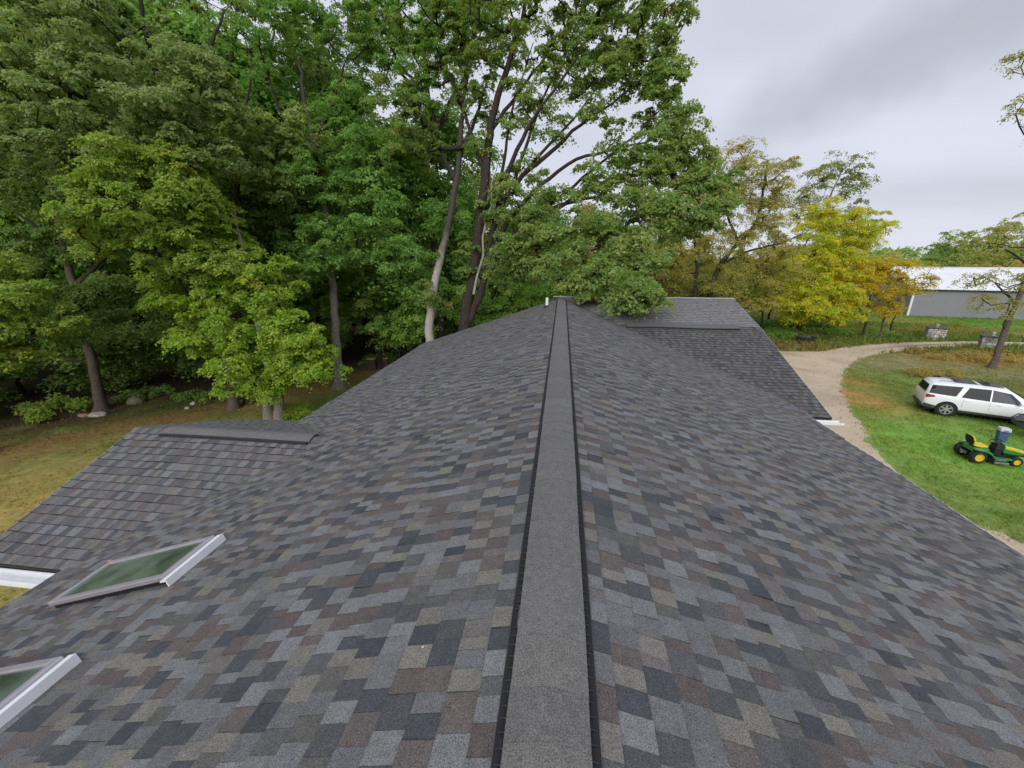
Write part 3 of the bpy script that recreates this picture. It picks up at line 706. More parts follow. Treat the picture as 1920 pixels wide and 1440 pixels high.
# ------------------------------------------------------------------ trees
LEAFPAL = {   # (colour, weight)
 'oak': [((.055, .105, .030), 4), ((.080, .140, .042), 3), ((.11, .165, .055), 1.6), ((.10, .13, .03), .6), ((.24, .085, .03), .16), ((.20, .15, .04), .2)],
 'green': [((.050, .125, .028), 4), ((.075, .165, .040), 3), ((.11, .20, .055), 1.3), ((.20, .20, .04), .15)],
 'fresh': [((.060, .145, .030), 4), ((.09, .19, .04), 3), ((.14, .21, .04), 1), ((.28, .14, .04), .15)],
 'maple': [((.085, .175, .018), 4), ((.12, .215, .022), 3), ((.17, .25, .035), 1.5), ((.06, .12, .02), 1), ((.45, .16, .03), .08), ((.40, .28, .04), .12)],
 'lime': [((.080, .145, .024), 4), ((.110, .175, .030), 3), ((.16, .22, .04), 1.0), ((.06, .11, .025), 1.2), ((.45, .22, .03), .10)],
 'sage': [((.078, .125, .050), 4), ((.10, .150, .064), 3), ((.15, .20, .095), 1.5), ((.050, .085, .032), 1.5), ((.16, .16, .05), .2)],
 'pale': [((.085, .145, .045), 3), ((.12, .185, .065), 3), ((.165, .225, .085), 1.5), ((.20, .21, .05), .7), ((.40, .25, .04), .08)],
 'darkgreen': [((.052, .100, .030), 4), ((.075, .125, .038), 3), ((.085, .14, .05), 1.2), ((.14, .13, .03), .2)],
 'gold': [((.46, .39, .10), 4), ((.52, .41, .13), 2), ((.36, .37, .09), 3.5), ((.19, .23, .06), 1.5), ((.42, .29, .11), .5)],
 'airy': [((.30, .31, .08), 3), ((.20, .27, .08), 3), ((.42, .30, .08), 1)],
 'yellow': [((.70, .58, .04), 3.4), ((.50, .55, .05), 4), ((.30, .44, .06), 2.6), ((.76, .53, .04), 1.2)],
 'orange': [((.70, .48, .02), 3), ((.58, .47, .03), 3), ((.36, .39, .04), 2.5), ((.66, .36, .03), .6)],
 'willow': [((.12, .13, .045), 3), ((.16, .15, .05), 2), ((.20, .14, .05), 1)],
 'mid': [((.09, .15, .045), 3), ((.12, .19, .06), 2)],
 'olive': [((.13, .145, .045), 3), ((.17, .165, .055), 2), ((.11, .15, .045), 2)],
 'brownish': [((.16, .13, .05), 3), ((.20, .15, .06), 2), ((.24, .12, .05), 1)],
}
LEAFGAIN = np.array([4.3, 4.1, 2.8])
def leaf_cloud(centres, radii, nl, size, pal, r, droop=.0, flat=.62):
    """leaves gathered in sprays on the upper shell of each cluster"""
    centres = np.asarray(centres, float); radii = np.asarray(radii, float); nc = len(centres)
    ns = 12
    # sprays
    u = r.normal(size=(nc, ns, 3)); u[..., 2] = np.abs(u[..., 2]) * 1.0 - .35; u /= np.linalg.norm(u, axis=-1, keepdims=True)
    rad = r.uniform(.45, 1.0, (nc, ns, 1)) ** .6
    sp = centres[:, None] + u * rad * radii[:, None, None] * np.array([1, 1, flat])
    k = max(1, nl // ns)
    nrm = u * .7 + np.array([0, 0, .75]) + r.normal(0, .22, (nc, ns, 3)); nrm /= np.linalg.norm(nrm, axis=-1, keepdims=True)
    sp = np.repeat(sp.reshape(-1, 3), k, 0); nm = np.repeat(nrm.reshape(-1, 3), k, 0)
    cid = np.repeat(np.arange(nc), ns * k); sid = np.repeat(np.arange(nc * ns), k); n = len(sp)
    srad = np.repeat(radii, ns * k) * .46
    off = r.normal(0, .5, (n, 3)) * srad[:, None]
    off -= nm * (off * nm).sum(-1, keepdims=True) * .72                # flatten along the normal
    pos = sp + off; pos[:, 2] -= (np.linalg.norm(off, axis=-1) ** 2) * .35
    ln = nm + r.normal(0, .42, (n, 3)); ln /= np.linalg.norm(ln, axis=-1, keepdims=True)
    a = np.cross(ln, r.normal(size=(n, 3))); a /= np.linalg.norm(a, axis=-1, keepdims=True); b_ = np.cross(ln, a)
    s = (size * r.uniform(.5, 1.45, n) * .5)[:, None]
    V = np.stack([pos - a * s, pos + b_ * s * .62 + ln * s * .22, pos + a * s * 1.05, pos - b_ * s * .62 + ln * s * .22], 1).reshape(-1, 3)
    F = (np.arange(n) * 4)[:, None] + np.array([0, 1, 2, 3])
    P_ = LEAFPAL[pal]; pc = np.array([p[0] for p in P_]) ; pc = pc if pal in ('gold', 'airy', 'yellow', 'orange') else pc * LEAFGAIN / (1 + pc * LEAFGAIN); pw = np.array([p[1] for p in P_], float); pw /= pw.sum()
    base = pc[r.choice(len(pc), nc * ns, p=pw)]; cl = pc[r.choice(len(pc), nc, p=pw)]
    own = pc[r.choice(len(pc), n, p=pw)]
    c = base[sid] * .4 + cl[cid] * .25 + own * .35
    c = c * r.uniform(.78, 1.25, n)[:, None]
    return V, F, c
def skeleton(stems, clusters, r, twig=.011):
    """stems: (radius, points, own base?) ; clusters hang on the nearest wood. Returns chains of (points, radii)"""
    nodes = []; par = []; fixed = []
    chains = []
    for si, (r0, pts, *tp_) in enumerate(stems):
        P_ = np.array(pts, float); d = np.concatenate([[0], np.cumsum(np.linalg.norm(np.diff(P_, axis=0), axis=1))])
        m = max(3, int(d[-1] / .55)); t = np.linspace(0, d[-1], m)
        # smooth through the points
        Q = np.stack([np.interp(t, d, P_[:, k]) for k in range(3)], -1)
        for _ in range(3): Q[1:-1] = (Q[:-2] + 2 * Q[1:-1] + Q[2:]) / 4
        Q[1:-1] += r.normal(0, .03, Q[1:-1].shape)
        f = t / d[-1]; R = r0 * (1 - (tp_[0] if tp_ else .80) * f ** 1.1)
        if pts[0][2] < .2: R = R * (1 + .5 * np.exp(-(Q[:, 2]) / .35)); R[0] *= 1.1
        chains.append([Q, R, 'stem'])
        for k in range(m): nodes.append(Q[k]); fixed.append(R[k])
    nodes = list(nodes); anc = [-1] * len(nodes); cnt = [0] * len(nodes)
    C = np.array(clusters, float)
    base = np.array(nodes)
    dmin = np.array([np.min(np.linalg.norm(base - c, axis=1)) for c in C]) if len(C) else []
    paths = []
    cap = len(nodes) + len(C) * 14 + 10; A = np.zeros((cap, 3)); A[:len(nodes)] = base; n = len(nodes); lowest = base[:, 2].min()
    for ci in np.argsort(dmin):
        c = C[ci]; v = A[:n] - c
        cost = np.linalg.norm(v, axis=1) + .55 * np.maximum(0, v[:, 2]) ; cost[:len(base)] += np.where(base[:, 2] < lowest + 2.2, 6, 0)
        j = int(np.argmin(cost)); p0 = A[j].copy(); L = np.linalg.norm(c - p0)
        k = min(12, max(2, int(L / .6))); q = []
        side = r.normal(0, .10, 3) * L; bend = np.array([0, 0, -.10 * L])
        prev = j
        for m in range(1, k + 1):
            t = m / k; p = p0 + (c - p0) * t + (side + bend) * math.sin(math.pi * t) * .8 + r.normal(0, .02, 3)
            A[n] = p; anc.append(prev); cnt.append(0); prev = n; n += 1; q.append(prev)
        paths.append((j, q))
    ns = len(base); load = np.zeros(n)
    for j, q in paths:
        load[q[-1]] += 1
    for i in range(n - 1, ns - 1, -1):
        if anc[i] >= ns: load[anc[i]] += load[i]
    for j, q in paths:
        pts = [A[j]] + [A[i] for i in q]
        rr = [twig * max(1, load[i]) ** .55 + .006 for i in q]; r0 = rr[0] * 1.15
        if j < ns: r0 = min(r0, fixed[j] * .9)
        chains.append([np.array(pts), np.array([r0] + rr), 'limb'])
    return chains
def tubes(chains, sides_stem=10, sides=5):
    V = []; F = []; nb = 0
    for Q, R, k in chains:
        s = sides_stem if k == 'stem' else (sides if R[0] > .03 else 4)
        T = np.gradient(Q, axis=0); T /= np.linalg.norm(T, axis=1, keepdims=True) + 1e-9
        ref = np.array([.3, .9, .1]); a = np.cross(T, ref); a /= np.linalg.norm(a, axis=1, keepdims=True) + 1e-9; b_ = np.cross(T, a)
        th = np.arange(s) * 2 * math.pi / s
        ring = Q[:, None] + R[:, None, None] * (a[:, None] * np.cos(th)[None, :, None] + b_[:, None] * np.sin(th)[None, :, None])
        m = len(Q); V.append(ring.reshape(-1, 3))
        i = np.arange(m - 1)[:, None] * s; kk = np.arange(s)[None]
        F.append(np.stack([nb + i + kk, nb + i + (kk + 1) % s, nb + i + s + (kk + 1) % s, nb + i + s + kk], -1).reshape(-1, 4)); nb += m * s
    return np.concatenate(V), np.concatenate(F)
def tree(name, spec, label, cat='tree', bark='bark', group=None, seed=0, twig=.011):
    r = np.random.default_rng(seed)
    b = spec['stems'][0][1][0]; root = empty(name, (b[0], b[1], 0), label, cat, group)
    off = np.array([b[0], b[1], 0])
    cs_, rad = [], []
    for (x, y, z, ru, rv, rz, n) in spec['blobs']:
        # ru is across the view, rz along it: turn the ellipsoid to face the house
        az = math.atan2(x, y); 
        u = r.normal(size=(n, 3)); u /= np.linalg.norm(u, axis=1, keepdims=True); u *= (r.uniform(.1, 1.25, (n, 1)) ** .55)
        ex = np.array([math.cos(az), -math.sin(az), 0]); ey = np.array([math.sin(az), math.cos(az), 0])
        p = np.array([x, y, z]) + u[:, :1] * ex * ru + u[:, 1:2] * ey * rz + u[:, 2:] * np.array([0, 0, 1]) * rv
        p[:, 2] = np.maximum(p[:, 2], .8)
        cs_.append(p); rad.append(spec['cr'] * .88 * r.choice([.55, .8, 1.0, 1.3], n, p=[.2, .3, .3, .2]) * r.uniform(.9, 1.1, n))
    cs_ = np.concatenate(cs_) - off; rad = np.concatenate(rad)
    stems = [(q_[0], [(p[0] - off[0], p[1] - off[1], p[2]) for p in q_[1]], *q_[2:]) for q_ in spec['stems']]
    ch = skeleton(stems, cs_, r, twig)
    nt = sum(1 for q in spec['stems'] if q[1][0][2] < .2)
    V, F = tubes([c for c in ch[:nt]]); link('trunk', mesh_np('trunk', V, F, smooth=True), M[bark], root)
    V, F = tubes([c for c in ch[nt:]]); link('limbs', mesh_np('limbs', V, F, smooth=True), M['bark_dark'], root)
    if spec['dead']:
        dst = [(r0, [(p[0] - off[0], p[1] - off[1], p[2]) for p in pts]) for r0, pts in spec['dead']]
        V, F = tubes([[np.array(pts), np.linspace(r0, r0 * .3, len(pts)), 'stem'] for r0, pts in dst])
        o = link('dead_limb', mesh_np('dead_limb', V, F, smooth=True), M['dead_wood'], root); o['label'] = 'bare pale dead limb beside the dark stems'
    V, F, C = leaf_cloud(cs_, rad, int(spec['nl'] * 1.15), spec['leaf'] * .93, spec['pal'], r)
    link('crown', mesh_np('crown', V, F, C), M['leaf'], root)
    return root

TREE_DATA = {
'oak': dict(stems=[(0.4,[[-5.74,23.39,-0.2],[-5.74,23.39,4.23],[-5.44,24.07,6.24],[-5.18,24.53,7.6],[-5.01,25.23,9.71],[-4.75,26.22,12.72],[-4.59,27.0,15.13],[-4.28,27.61,16.93],[-3.44,28.58,19.64],[-2.75,29.43,22.05],[-2.39,30.43,25.06]]),(0.28,[[-5.63,23.52,-0.2],[-5.63,23.52,4.59],[-4.88,23.85,5.34],[-4.49,24.62,7.6],[-4.35,25.02,8.8],[-3.97,25.2,10.57],[-3.49,25.16,12.24],[-2.88,25.13,13.56],[-1.88,25.29,15.38],[-0.76,25.28,16.56],[0.29,25.32,17.95]]),(0.17,[[-3.97,25.2,10.57],[-2.6,25.36,12.53],[-0.97,25.47,13.59],[0.72,25.52,15.1],[2.35,25.48,16.02],[3.9,25.42,16.9]]),(0.17,[[-4.5,24.71,7.9],[-3.02,25.1,10.55],[-1.52,25.3,11.95],[0.22,24.84,13.17],[2.38,24.14,13.47],[4.45,23.99,13.86]]),(0.17,[[-4.71,24.54,7.45],[-2.93,24.31,9.35],[-0.81,23.3,10.36],[1.32,22.88,11.54],[3.1,22.7,11.96],[5.05,22.45,12.11]]),(0.16,[[-4.85,24.38,7.0],[-3.12,23.39,8.2],[-1.26,21.75,8.97],[0.54,19.97,9.36],[2.05,18.54,9.27],[2.99,17.39,8.6]]),(0.15,[[-4.75,26.22,12.72],[-5.91,27.51,15.58],[-7.11,28.74,18.24],[-8.18,29.41,20.75]]),(0.13,[[-4.59,27.0,15.13],[-3.41,28.3,17.11],[-1.58,29.31,19.57],[0.25,29.59,21.45]]),(0.13,[[-4.16,25.33,9.71],[-3.09,25.67,12.03],[-2.39,26.3,14.07],[-1.71,27.01,16.39],[-0.57,27.53,18.59],[1.43,27.71,20.06]]),(0.12,[[-3.69,25.43,11.16],[-1.88,25.72,13.39],[-0.14,25.79,14.95],[1.24,26.02,16.48],[2.26,26.16,18.18]]),(0.12,[[-4.91,25.96,10.65],[-3.71,26.79,12.79],[-3.67,27.78,15.58],[-2.96,28.65,18.04],[-2.26,29.52,20.5]]),(0.11,[[-2.93,24.31,9.35],[-0.28,23.95,11.21],[1.59,23.8,12.68],[3.63,23.97,14.12],[5.17,24.73,15.92]]),(0.1,[[-1.41,23.77,10.41],[0.82,23.2,11.1],[3.13,22.42,11.09],[5.47,21.49,10.58]])],dead=[(0.08,[[-5.12,23.74,6.06],[-4.97,24.06,7.01],[-4.64,24.47,8.2],[-4.71,24.8,9.24],[-4.51,25.2,10.43],[-4.25,25.42,11.02],[-4.33,25.79,12.21],[-4.05,26.08,13.02],[-3.82,26.47,14.15]])],blobs=[[4.52,25.99,18.48,1.93,2.21,2.07,52],[4.93,24.46,15.14,1.48,1.89,1.69,46],[5.94,23.28,12.72,1.32,1.18,1.25,34],[6.61,22.4,11.38,1.28,1.03,1.15,34],[2.26,27.2,19.79,2.03,2.03,2.03,46],[2.65,26.45,17.31,2.32,1.74,2.03,34],[-0.65,28.16,20.61,2.72,1.82,2.27,52],[-4.43,28.84,20.85,3.16,2.21,2.68,55],[-8.19,29.51,21.06,2.96,2.3,2.63,52],[-5.27,27.88,18.14,2.53,1.26,1.89,15],[-2.04,27.08,17.72,2.72,1.21,1.97,15],[-9.56,26.59,15.73,1.89,2.21,2.05,24],[0.72,25.52,15.1,2.03,1.01,1.52,12],[3.06,23.01,12.97,2.11,0.92,1.51,24],[3.32,19.99,10.01,1.66,1.07,1.36,37],[1.0,19.42,9.1,1.89,1.07,1.48,34],[-1.21,21.06,8.45,1.84,1.18,1.51,40],[2.89,17.78,8.2,1.3,0.87,1.09,34],[1.03,16.19,7.23,1.43,0.57,1.0,21],[2.63,14.89,6.86,0.78,0.52,0.65,20],[5.59,20.73,9.82,1.22,1.22,1.22,27],[-2.29,23.84,10.96,1.74,1.16,1.45,12],[-6.99,23.74,5.79,1.58,1.26,1.42,9],[6.98,21.52,10.11,0.75,1.0,0.88,12],[0.11,17.8,7.67,1.34,0.67,1.01,12],[-12.97,30.47,22.55,2.05,2.05,2.05,24],[-10.42,29.32,17.99,2.05,1.71,1.88,24],[-9.13,29.11,15.18,1.74,1.74,1.74,18],[-6.39,28.33,16.67,1.32,1.32,1.32,10],[-2.45,25.38,12.53,1.82,1.21,1.51,10],[-3.96,25.1,10.56,1.24,1.24,1.24,9],[-0.53,22.87,10.57,1.66,0.97,1.31,12],[-1.68,26.85,15.54,1.85,1.23,1.54,9],[-5.22,27.12,13.76,0.97,1.29,1.13,7],[-5.41,24.26,8.49,1.24,1.24,1.24,10],[0.34,27.55,18.3,1.82,1.51,1.66,18],[-3.43,28.49,16.04,1.97,1.32,1.64,6],[1.8,22.46,11.71,1.58,0.79,1.18,18],[4.29,22.28,11.87,1.28,0.77,1.03,21],[-2.72,22.56,7.1,1.45,0.87,1.16,21],[-1.04,28.03,23.66,7.53,2.32,4.92,93]],pal='oak',leaf=0.15,nl=210,cr=0.6),
'white_trunk': dict(stems=[(0.3,[[-7.97,23.8,-0.2],[-7.97,23.8,3.02],[-8.09,24.24,4.44],[-8.0,24.64,5.69],[-7.74,25.18,7.26],[-7.25,25.83,9.14],[-6.9,26.47,11.02],[-6.73,26.99,12.59],[-6.56,27.51,14.16],[-6.47,28.42,16.98],[-6.19,29.35,19.81],[-5.97,30.28,22.63]]),(0.14,[[-6.56,27.51,14.16],[-5.72,28.21,16.04],[-5.35,29.11,17.72],[-4.8,30.02,19.72]]),(0.14,[[-6.73,26.99,12.59],[-7.76,27.93,14.28],[-8.99,28.87,16.03]])],dead=[],blobs=[[-6.83,31.0,21.9,3.08,2.39,2.74,36],[-9.44,29.75,18.97,2.39,2.39,2.39,30],[-10.98,31.72,22.43,3.2,2.13,2.66,36],[-11.63,27.93,14.07,2.05,2.05,2.05,25],[-7.43,27.4,10.81,1.71,1.71,1.71,11],[-9.67,25.24,8.2,1.64,1.97,1.81,25],[-7.66,32.14,25.82,5.13,2.05,3.59,33]],pal='green',leaf=0.15,nl=240,cr=0.7),
'forked': dict(stems=[(0.34,[[-8.87,29.06,-0.2],[-8.87,29.06,3.31],[-9.39,30.08,6.69],[-9.65,31.24,10.46],[-9.53,32.22,13.47],[-9.54,33.29,16.86]]),(0.24,[[-9.54,33.29,16.86],[-10.33,33.92,19.12],[-10.75,34.82,22.13],[-11.08,35.86,25.52]]),(0.22,[[-9.54,33.29,16.86],[-8.68,34.11,19.12],[-7.39,34.99,21.37],[-6.53,36.05,24.39]])],dead=[],blobs=[[-12.24,36.84,25.7,3.67,2.45,3.06,36],[-6.99,37.59,26.09,3.26,2.04,2.65,30],[-14.45,34.14,21.37,2.76,2.37,2.57,30],[-11.42,30.99,13.66,1.91,1.91,1.91,16]],pal='green',leaf=0.17,nl=240,cr=0.8),
'grey_trunk': dict(stems=[(0.29,[[-14.21,23.56,-0.2],[-14.44,24.35,2.57],[-14.79,25.47,6.21],[-15.14,26.38,9.19],[-15.72,27.36,12.51],[-16.41,28.17,15.32],[-17.12,28.88,17.81],[-17.58,29.77,20.79],[-18.04,30.66,23.77]]),(0.16,[[-15.72,27.36,12.51],[-17.09,27.48,14.72],[-18.55,28.13,17.33],[-19.33,28.87,19.94]]),(0.16,[[-16.41,28.17,15.32],[-15.0,28.67,17.66],[-14.25,29.59,20.27]])],dead=[],blobs=[[-13.63,25.16,9.45,2.3,1.97,2.14,39],[-16.53,25.04,8.52,1.68,2.35,2.01,27],[-11.7,25.6,10.08,1.64,1.97,1.81,27],[-14.74,26.13,12.91,2.96,1.32,2.14,24],[-17.04,25.95,13.22,1.97,1.97,1.97,30],[-20.38,29.05,20.92,2.39,2.39,2.39,36],[-17.05,29.97,22.55,2.39,1.71,2.05,33],[-13.95,30.04,21.58,2.05,2.39,2.22,33],[-13.22,27.21,15.73,1.97,1.97,1.97,24],[-16.17,31.22,26.14,5.47,2.05,3.76,36],[-14.89,23.89,7.59,1.93,0.97,1.45,21]],pal='green',leaf=0.15,nl=240,cr=0.75),
'bright_maple': dict(stems=[(0.24,[[-14.59,17.36,-0.2],[-14.69,17.76,1.51],[-14.99,18.46,3.83],[-15.48,19.13,6.14],[-16.1,19.8,8.46],[-16.57,20.31,10.26]]),(0.27,[[-14.15,17.69,-0.2],[-14.31,18.09,1.41],[-14.3,18.5,2.72],[-14.15,19.1,4.55],[-14.64,19.71,6.63]])],dead=[],blobs=[[-14.7,17.48,2.98,2.34,1.09,1.3,50],[-12.67,18.04,3.98,1.62,1.09,1.3,37],[-16.1,18.11,4.14,2.13,1.33,1.73,37],[-14.41,18.43,5.19,1.97,1.45,1.71,37],[-16.61,18.98,6.41,2.15,1.61,1.88,35],[-17.84,19.99,8.72,1.92,1.51,1.71,27],[-18.9,20.58,10.31,1.66,1.24,1.45,17],[-19.4,19.14,6.63,1.64,1.37,1.51,25],[-18.05,18.43,4.58,1.36,1.08,1.22,17],[-14.78,19.44,7.18,1.61,1.34,1.48,25],[-17.01,19.92,8.2,1.64,1.51,1.57,22],[-11.99,17.62,3.04,1.16,0.64,0.8,15],[-14.0,17.02,1.93,1.03,0.36,0.6,10]],pal='maple',leaf=0.14,nl=260,cr=0.55),
'lime_tree': dict(stems=[(0.24,[[-18.19,19.44,-0.2],[-18.51,20.05,1.85],[-19.58,20.83,4.74],[-21.34,21.54,7.62],[-22.2,22.35,10.51],[-22.9,23.1,13.11]]),(0.13,[[-18.73,19.93,4.89],[-21.11,20.34,7.1],[-22.92,20.83,9.3],[-24.41,21.09,10.68]]),(0.13,[[-20.41,20.6,7.65],[-19.48,21.33,9.58],[-18.96,21.83,10.96]])],dead=[],blobs=[[-18.42,18.58,12.15,2.07,0.97,1.52,48],[-20.23,17.44,10.91,1.66,1.07,1.36,40],[-16.92,18.32,10.75,1.22,1.1,1.16,32],[-18.31,17.31,9.78,2.61,1.18,1.89,56],[-21.46,17.33,9.36,1.22,0.97,1.1,16],[-16.69,18.43,7.71,1.54,1.15,1.35,27],[-17.78,18.0,8.44,1.5,1.12,1.31,24]],pal='lime',leaf=0.14,nl=260,cr=0.6),
'leaning_dark': dict(stems=[(0.25,[[-25.26,18.23,-0.2],[-25.69,18.79,1.96],[-26.28,19.26,3.66],[-27.04,20.07,6.5],[-27.71,20.71,8.77],[-28.34,21.45,11.32],[-29.04,22.27,14.15],[-29.75,23.17,17.27],[-30.3,24.01,20.11]]),(0.15,[[-27.04,20.07,6.5],[-25.27,20.83,8.2],[-23.54,21.4,9.33]]),(0.15,[[-27.71,20.71,8.77],[-29.47,20.86,9.9],[-30.99,21.04,11.04]])],dead=[],blobs=[[-23.68,19.86,6.54,3.18,0.64,1.91,28],[-26.18,18.61,5.23,2.55,0.57,1.56,26],[-22.79,18.22,4.38,1.93,0.55,1.24,20],[-28.91,19.76,8.2,2.32,1.16,1.74,28],[-25.74,21.38,8.78,2.72,1.21,1.97,28],[-28.76,20.92,11.79,2.32,1.45,1.88,33],[-26.56,22.45,14.13,2.66,1.48,2.07,33],[-30.25,23.4,16.86,2.72,2.12,2.42,39],[-26.08,24.18,17.72,2.42,1.82,2.12,31],[-30.42,24.76,21.19,3.03,1.82,2.42,33],[-28.99,17.99,2.68,1.74,0.52,1.13,10]],pal='darkgreen',leaf=0.15,nl=240,cr=0.75),
'tall_left_oak': dict(stems=[(0.33,[[-19.28,21.19,-0.2],[-19.67,22.44,3.18],[-20.72,23.51,6.95],[-22.17,24.53,10.71],[-21.37,22.51,14.0],[-21.37,22.62,17.69],[-21.18,22.25,19.74],[-21.59,22.99,22.25]]),(0.2,[[-19.96,20.48,13.72],[-18.73,21.26,15.73],[-17.76,22.02,17.74],[-17.05,22.74,19.74]]),(0.2,[[-19.57,19.41,10.21],[-21.75,19.94,12.72],[-23.41,20.54,15.23],[-24.82,21.25,17.99]]),(0.16,[[-20.48,21.53,17.23],[-22.25,21.88,18.99],[-23.37,22.38,21.0]])],dead=[],blobs=[[-22.94,19.51,16.79,2.68,1.46,2.07,45],[-20.46,19.22,14.93,2.68,1.34,2.01,45],[-18.34,20.59,16.78,1.75,1.12,1.44,27],[-18.25,19.84,14.4,2.0,1.25,1.62,40],[-21.64,20.8,18.69,2.25,1.0,1.62,29],[-23.31,18.43,13.54,2.19,1.22,1.7,37],[-17.9,19.92,12.85,1.8,1.03,1.41,27],[-24.47,19.99,18.88,1.95,1.22,1.58,29],[-25.34,19.07,16.32,1.95,1.46,1.7,32],[-26.42,18.63,13.68,2.0,1.5,1.75,27],[-24.34,19.39,11.96,2.11,1.05,1.58,21],[-16.91,21.56,15.98,1.32,1.32,1.32,16],[-21.43,19.0,12.97,2.0,1.0,1.5,27],[-20.51,21.85,21.55,5.0,1.5,3.25,32]],pal='sage',leaf=0.15,nl=240,cr=0.62),
'pale_oak': dict(stems=[(0.26,[[-17.89,20.42,-0.2],[-19.05,21.91,4.59],[-19.3,23.41,9.4],[-19.33,24.46,12.72],[-19.1,25.25,15.13],[-18.75,26.25,18.14]]),(0.16,[[-19.33,24.46,12.72],[-17.97,25.1,14.22],[-17.08,25.59,15.43]])],dead=[],blobs=[[-17.25,24.28,14.69,2.12,1.06,1.59,36],[-18.69,23.6,13.11,1.82,1.36,1.59,30],[-15.79,25.08,14.98,1.39,1.24,1.31,19],[-16.62,24.23,12.62,1.86,1.39,1.62,25],[-20.87,25.42,16.33,1.58,1.58,1.58,19]],pal='pale',leaf=0.15,nl=240,cr=0.62),
'dark_branchy': dict(stems=[(0.26,[[-21.84,24.99,-0.2],[-23.69,27.55,7.47],[-25.13,29.34,13.66],[-25.61,31.37,20.21],[-25.62,32.41,23.48],[-26.32,33.48,27.12]]),(0.17,[[-24.66,29.73,18.04],[-23.36,30.67,20.5],[-22.92,31.62,23.31],[-23.19,32.37,25.77]]),(0.17,[[-24.27,28.33,13.47],[-22.47,29.44,16.28],[-20.77,30.76,19.79],[-20.36,31.93,23.31],[-20.28,32.83,26.12]]),(0.12,[[-22.47,29.44,16.28],[-21.52,30.78,20.14],[-22.54,31.55,22.96]])],dead=[],blobs=[[-24.33,32.91,24.57,3.82,2.29,3.05,21],[-21.32,33.39,24.94,2.29,2.29,2.29,16],[-27.32,32.2,23.48,2.29,2.29,2.29,14],[-24.09,34.1,28.21,4.96,2.29,3.62,19],[-20.06,32.5,21.66,2.29,1.91,2.1,12],[-24.07,27.35,10.31,2.58,2.95,2.76,24],[-24.37,24.08,3.46,2.84,1.78,2.31,21]],pal='darkgreen',leaf=0.17,nl=220,cr=0.85),
'layered_left': dict(stems=[(0.25,[[-24.72,12.54,-0.2],[-24.72,12.54,0.52],[-24.94,13.46,3.51],[-25.16,14.38,6.49],[-25.39,15.31,9.48]])],dead=[],blobs=[[-22.48,14.13,6.34,1.74,0.56,1.15,30],[-22.01,13.86,5.3,1.95,0.52,1.24,33],[-22.61,13.45,4.27,1.52,0.48,1.0,22],[-24.77,14.84,7.77,1.79,0.89,1.34,19],[-23.51,13.67,5.3,1.3,1.3,1.3,22]],pal='lime',leaf=0.14,nl=220,cr=0.6),
'low_green': dict(stems=[(0.2,[[-13.62,28.53,-0.2],[-13.7,29.12,1.98],[-14.05,29.69,3.92],[-14.34,30.4,6.26]])],dead=[],blobs=[[-13.82,28.95,4.81,2.37,1.78,2.07,38],[-11.78,27.59,3.11,1.91,1.14,1.53,25],[-15.38,28.64,4.44,1.97,1.97,1.97,28],[-11.09,29.39,5.19,1.58,1.58,1.58,22],[-14.33,29.84,7.82,2.37,1.58,1.97,28]],pal='fresh',leaf=0.17,nl=230,cr=0.75),
'understory': dict(stems=[(0.15,[[-4.06,26.31,-0.2],[-4.06,26.31,2.78],[-3.94,26.75,4.13],[-3.81,27.2,5.49]])],dead=[],blobs=[[-4.3,26.82,4.47,1.78,1.07,1.42,32],[-2.4,27.37,5.49,1.6,0.99,1.3,28],[-6.7,27.87,5.39,1.84,1.47,1.66,19],[-1.6,28.66,5.92,1.47,0.92,1.2,16],[-9.94,27.04,3.98,1.11,1.47,1.29,12]],pal='fresh',leaf=0.16,nl=230,cr=0.65),
'golden_tall': dict(stems=[(0.3,[[14.2,41.41,-0.2],[14.46,42.78,4.39],[15.14,43.75,7.2],[17.14,44.71,9.45],[18.91,45.49,11.21],[19.4,46.66,14.72],[19.73,47.5,17.23]]),(0.26,[[13.05,41.27,-0.2],[13.0,42.6,4.39],[13.19,43.68,7.7],[12.67,44.42,10.21],[12.82,45.39,13.22]]),(0.14,[[15.14,43.75,7.2],[17.96,44.57,8.7],[21.59,45.25,9.45],[24.15,45.96,10.71]]),(0.13,[[17.14,44.71,9.45],[15.73,45.42,12.22],[16.12,46.59,15.73]]),(0.1,[[19.4,46.66,14.72],[21.33,47.37,16.23],[22.34,47.81,17.23]])],dead=[],blobs=[[16.35,46.93,16.73,2.63,2.0,2.32,32],[18.77,46.59,14.72,2.89,2.37,2.63,40],[15.14,45.99,14.22,2.37,2.37,2.37,28],[20.42,46.15,12.72,2.11,2.11,2.11,24],[17.86,45.36,11.21,2.89,2.37,2.63,32],[14.8,44.35,9.2,3.16,2.63,2.89,36],[11.71,43.66,8.2,2.11,3.16,2.63,28],[18.58,43.12,7.22,3.08,2.31,2.69,44],[21.83,47.59,16.73,1.32,0.84,1.08,8],[12.38,46.11,12.32,2.16,2.16,2.16,20],[15.09,42.08,5.26,2.57,1.28,1.92,20],[18.65,43.22,4.18,2.63,1.58,2.11,28],[21.19,44.16,6.19,2.11,1.58,1.84,24]],pal='gold',leaf=0.15,nl=190,cr=1.0),
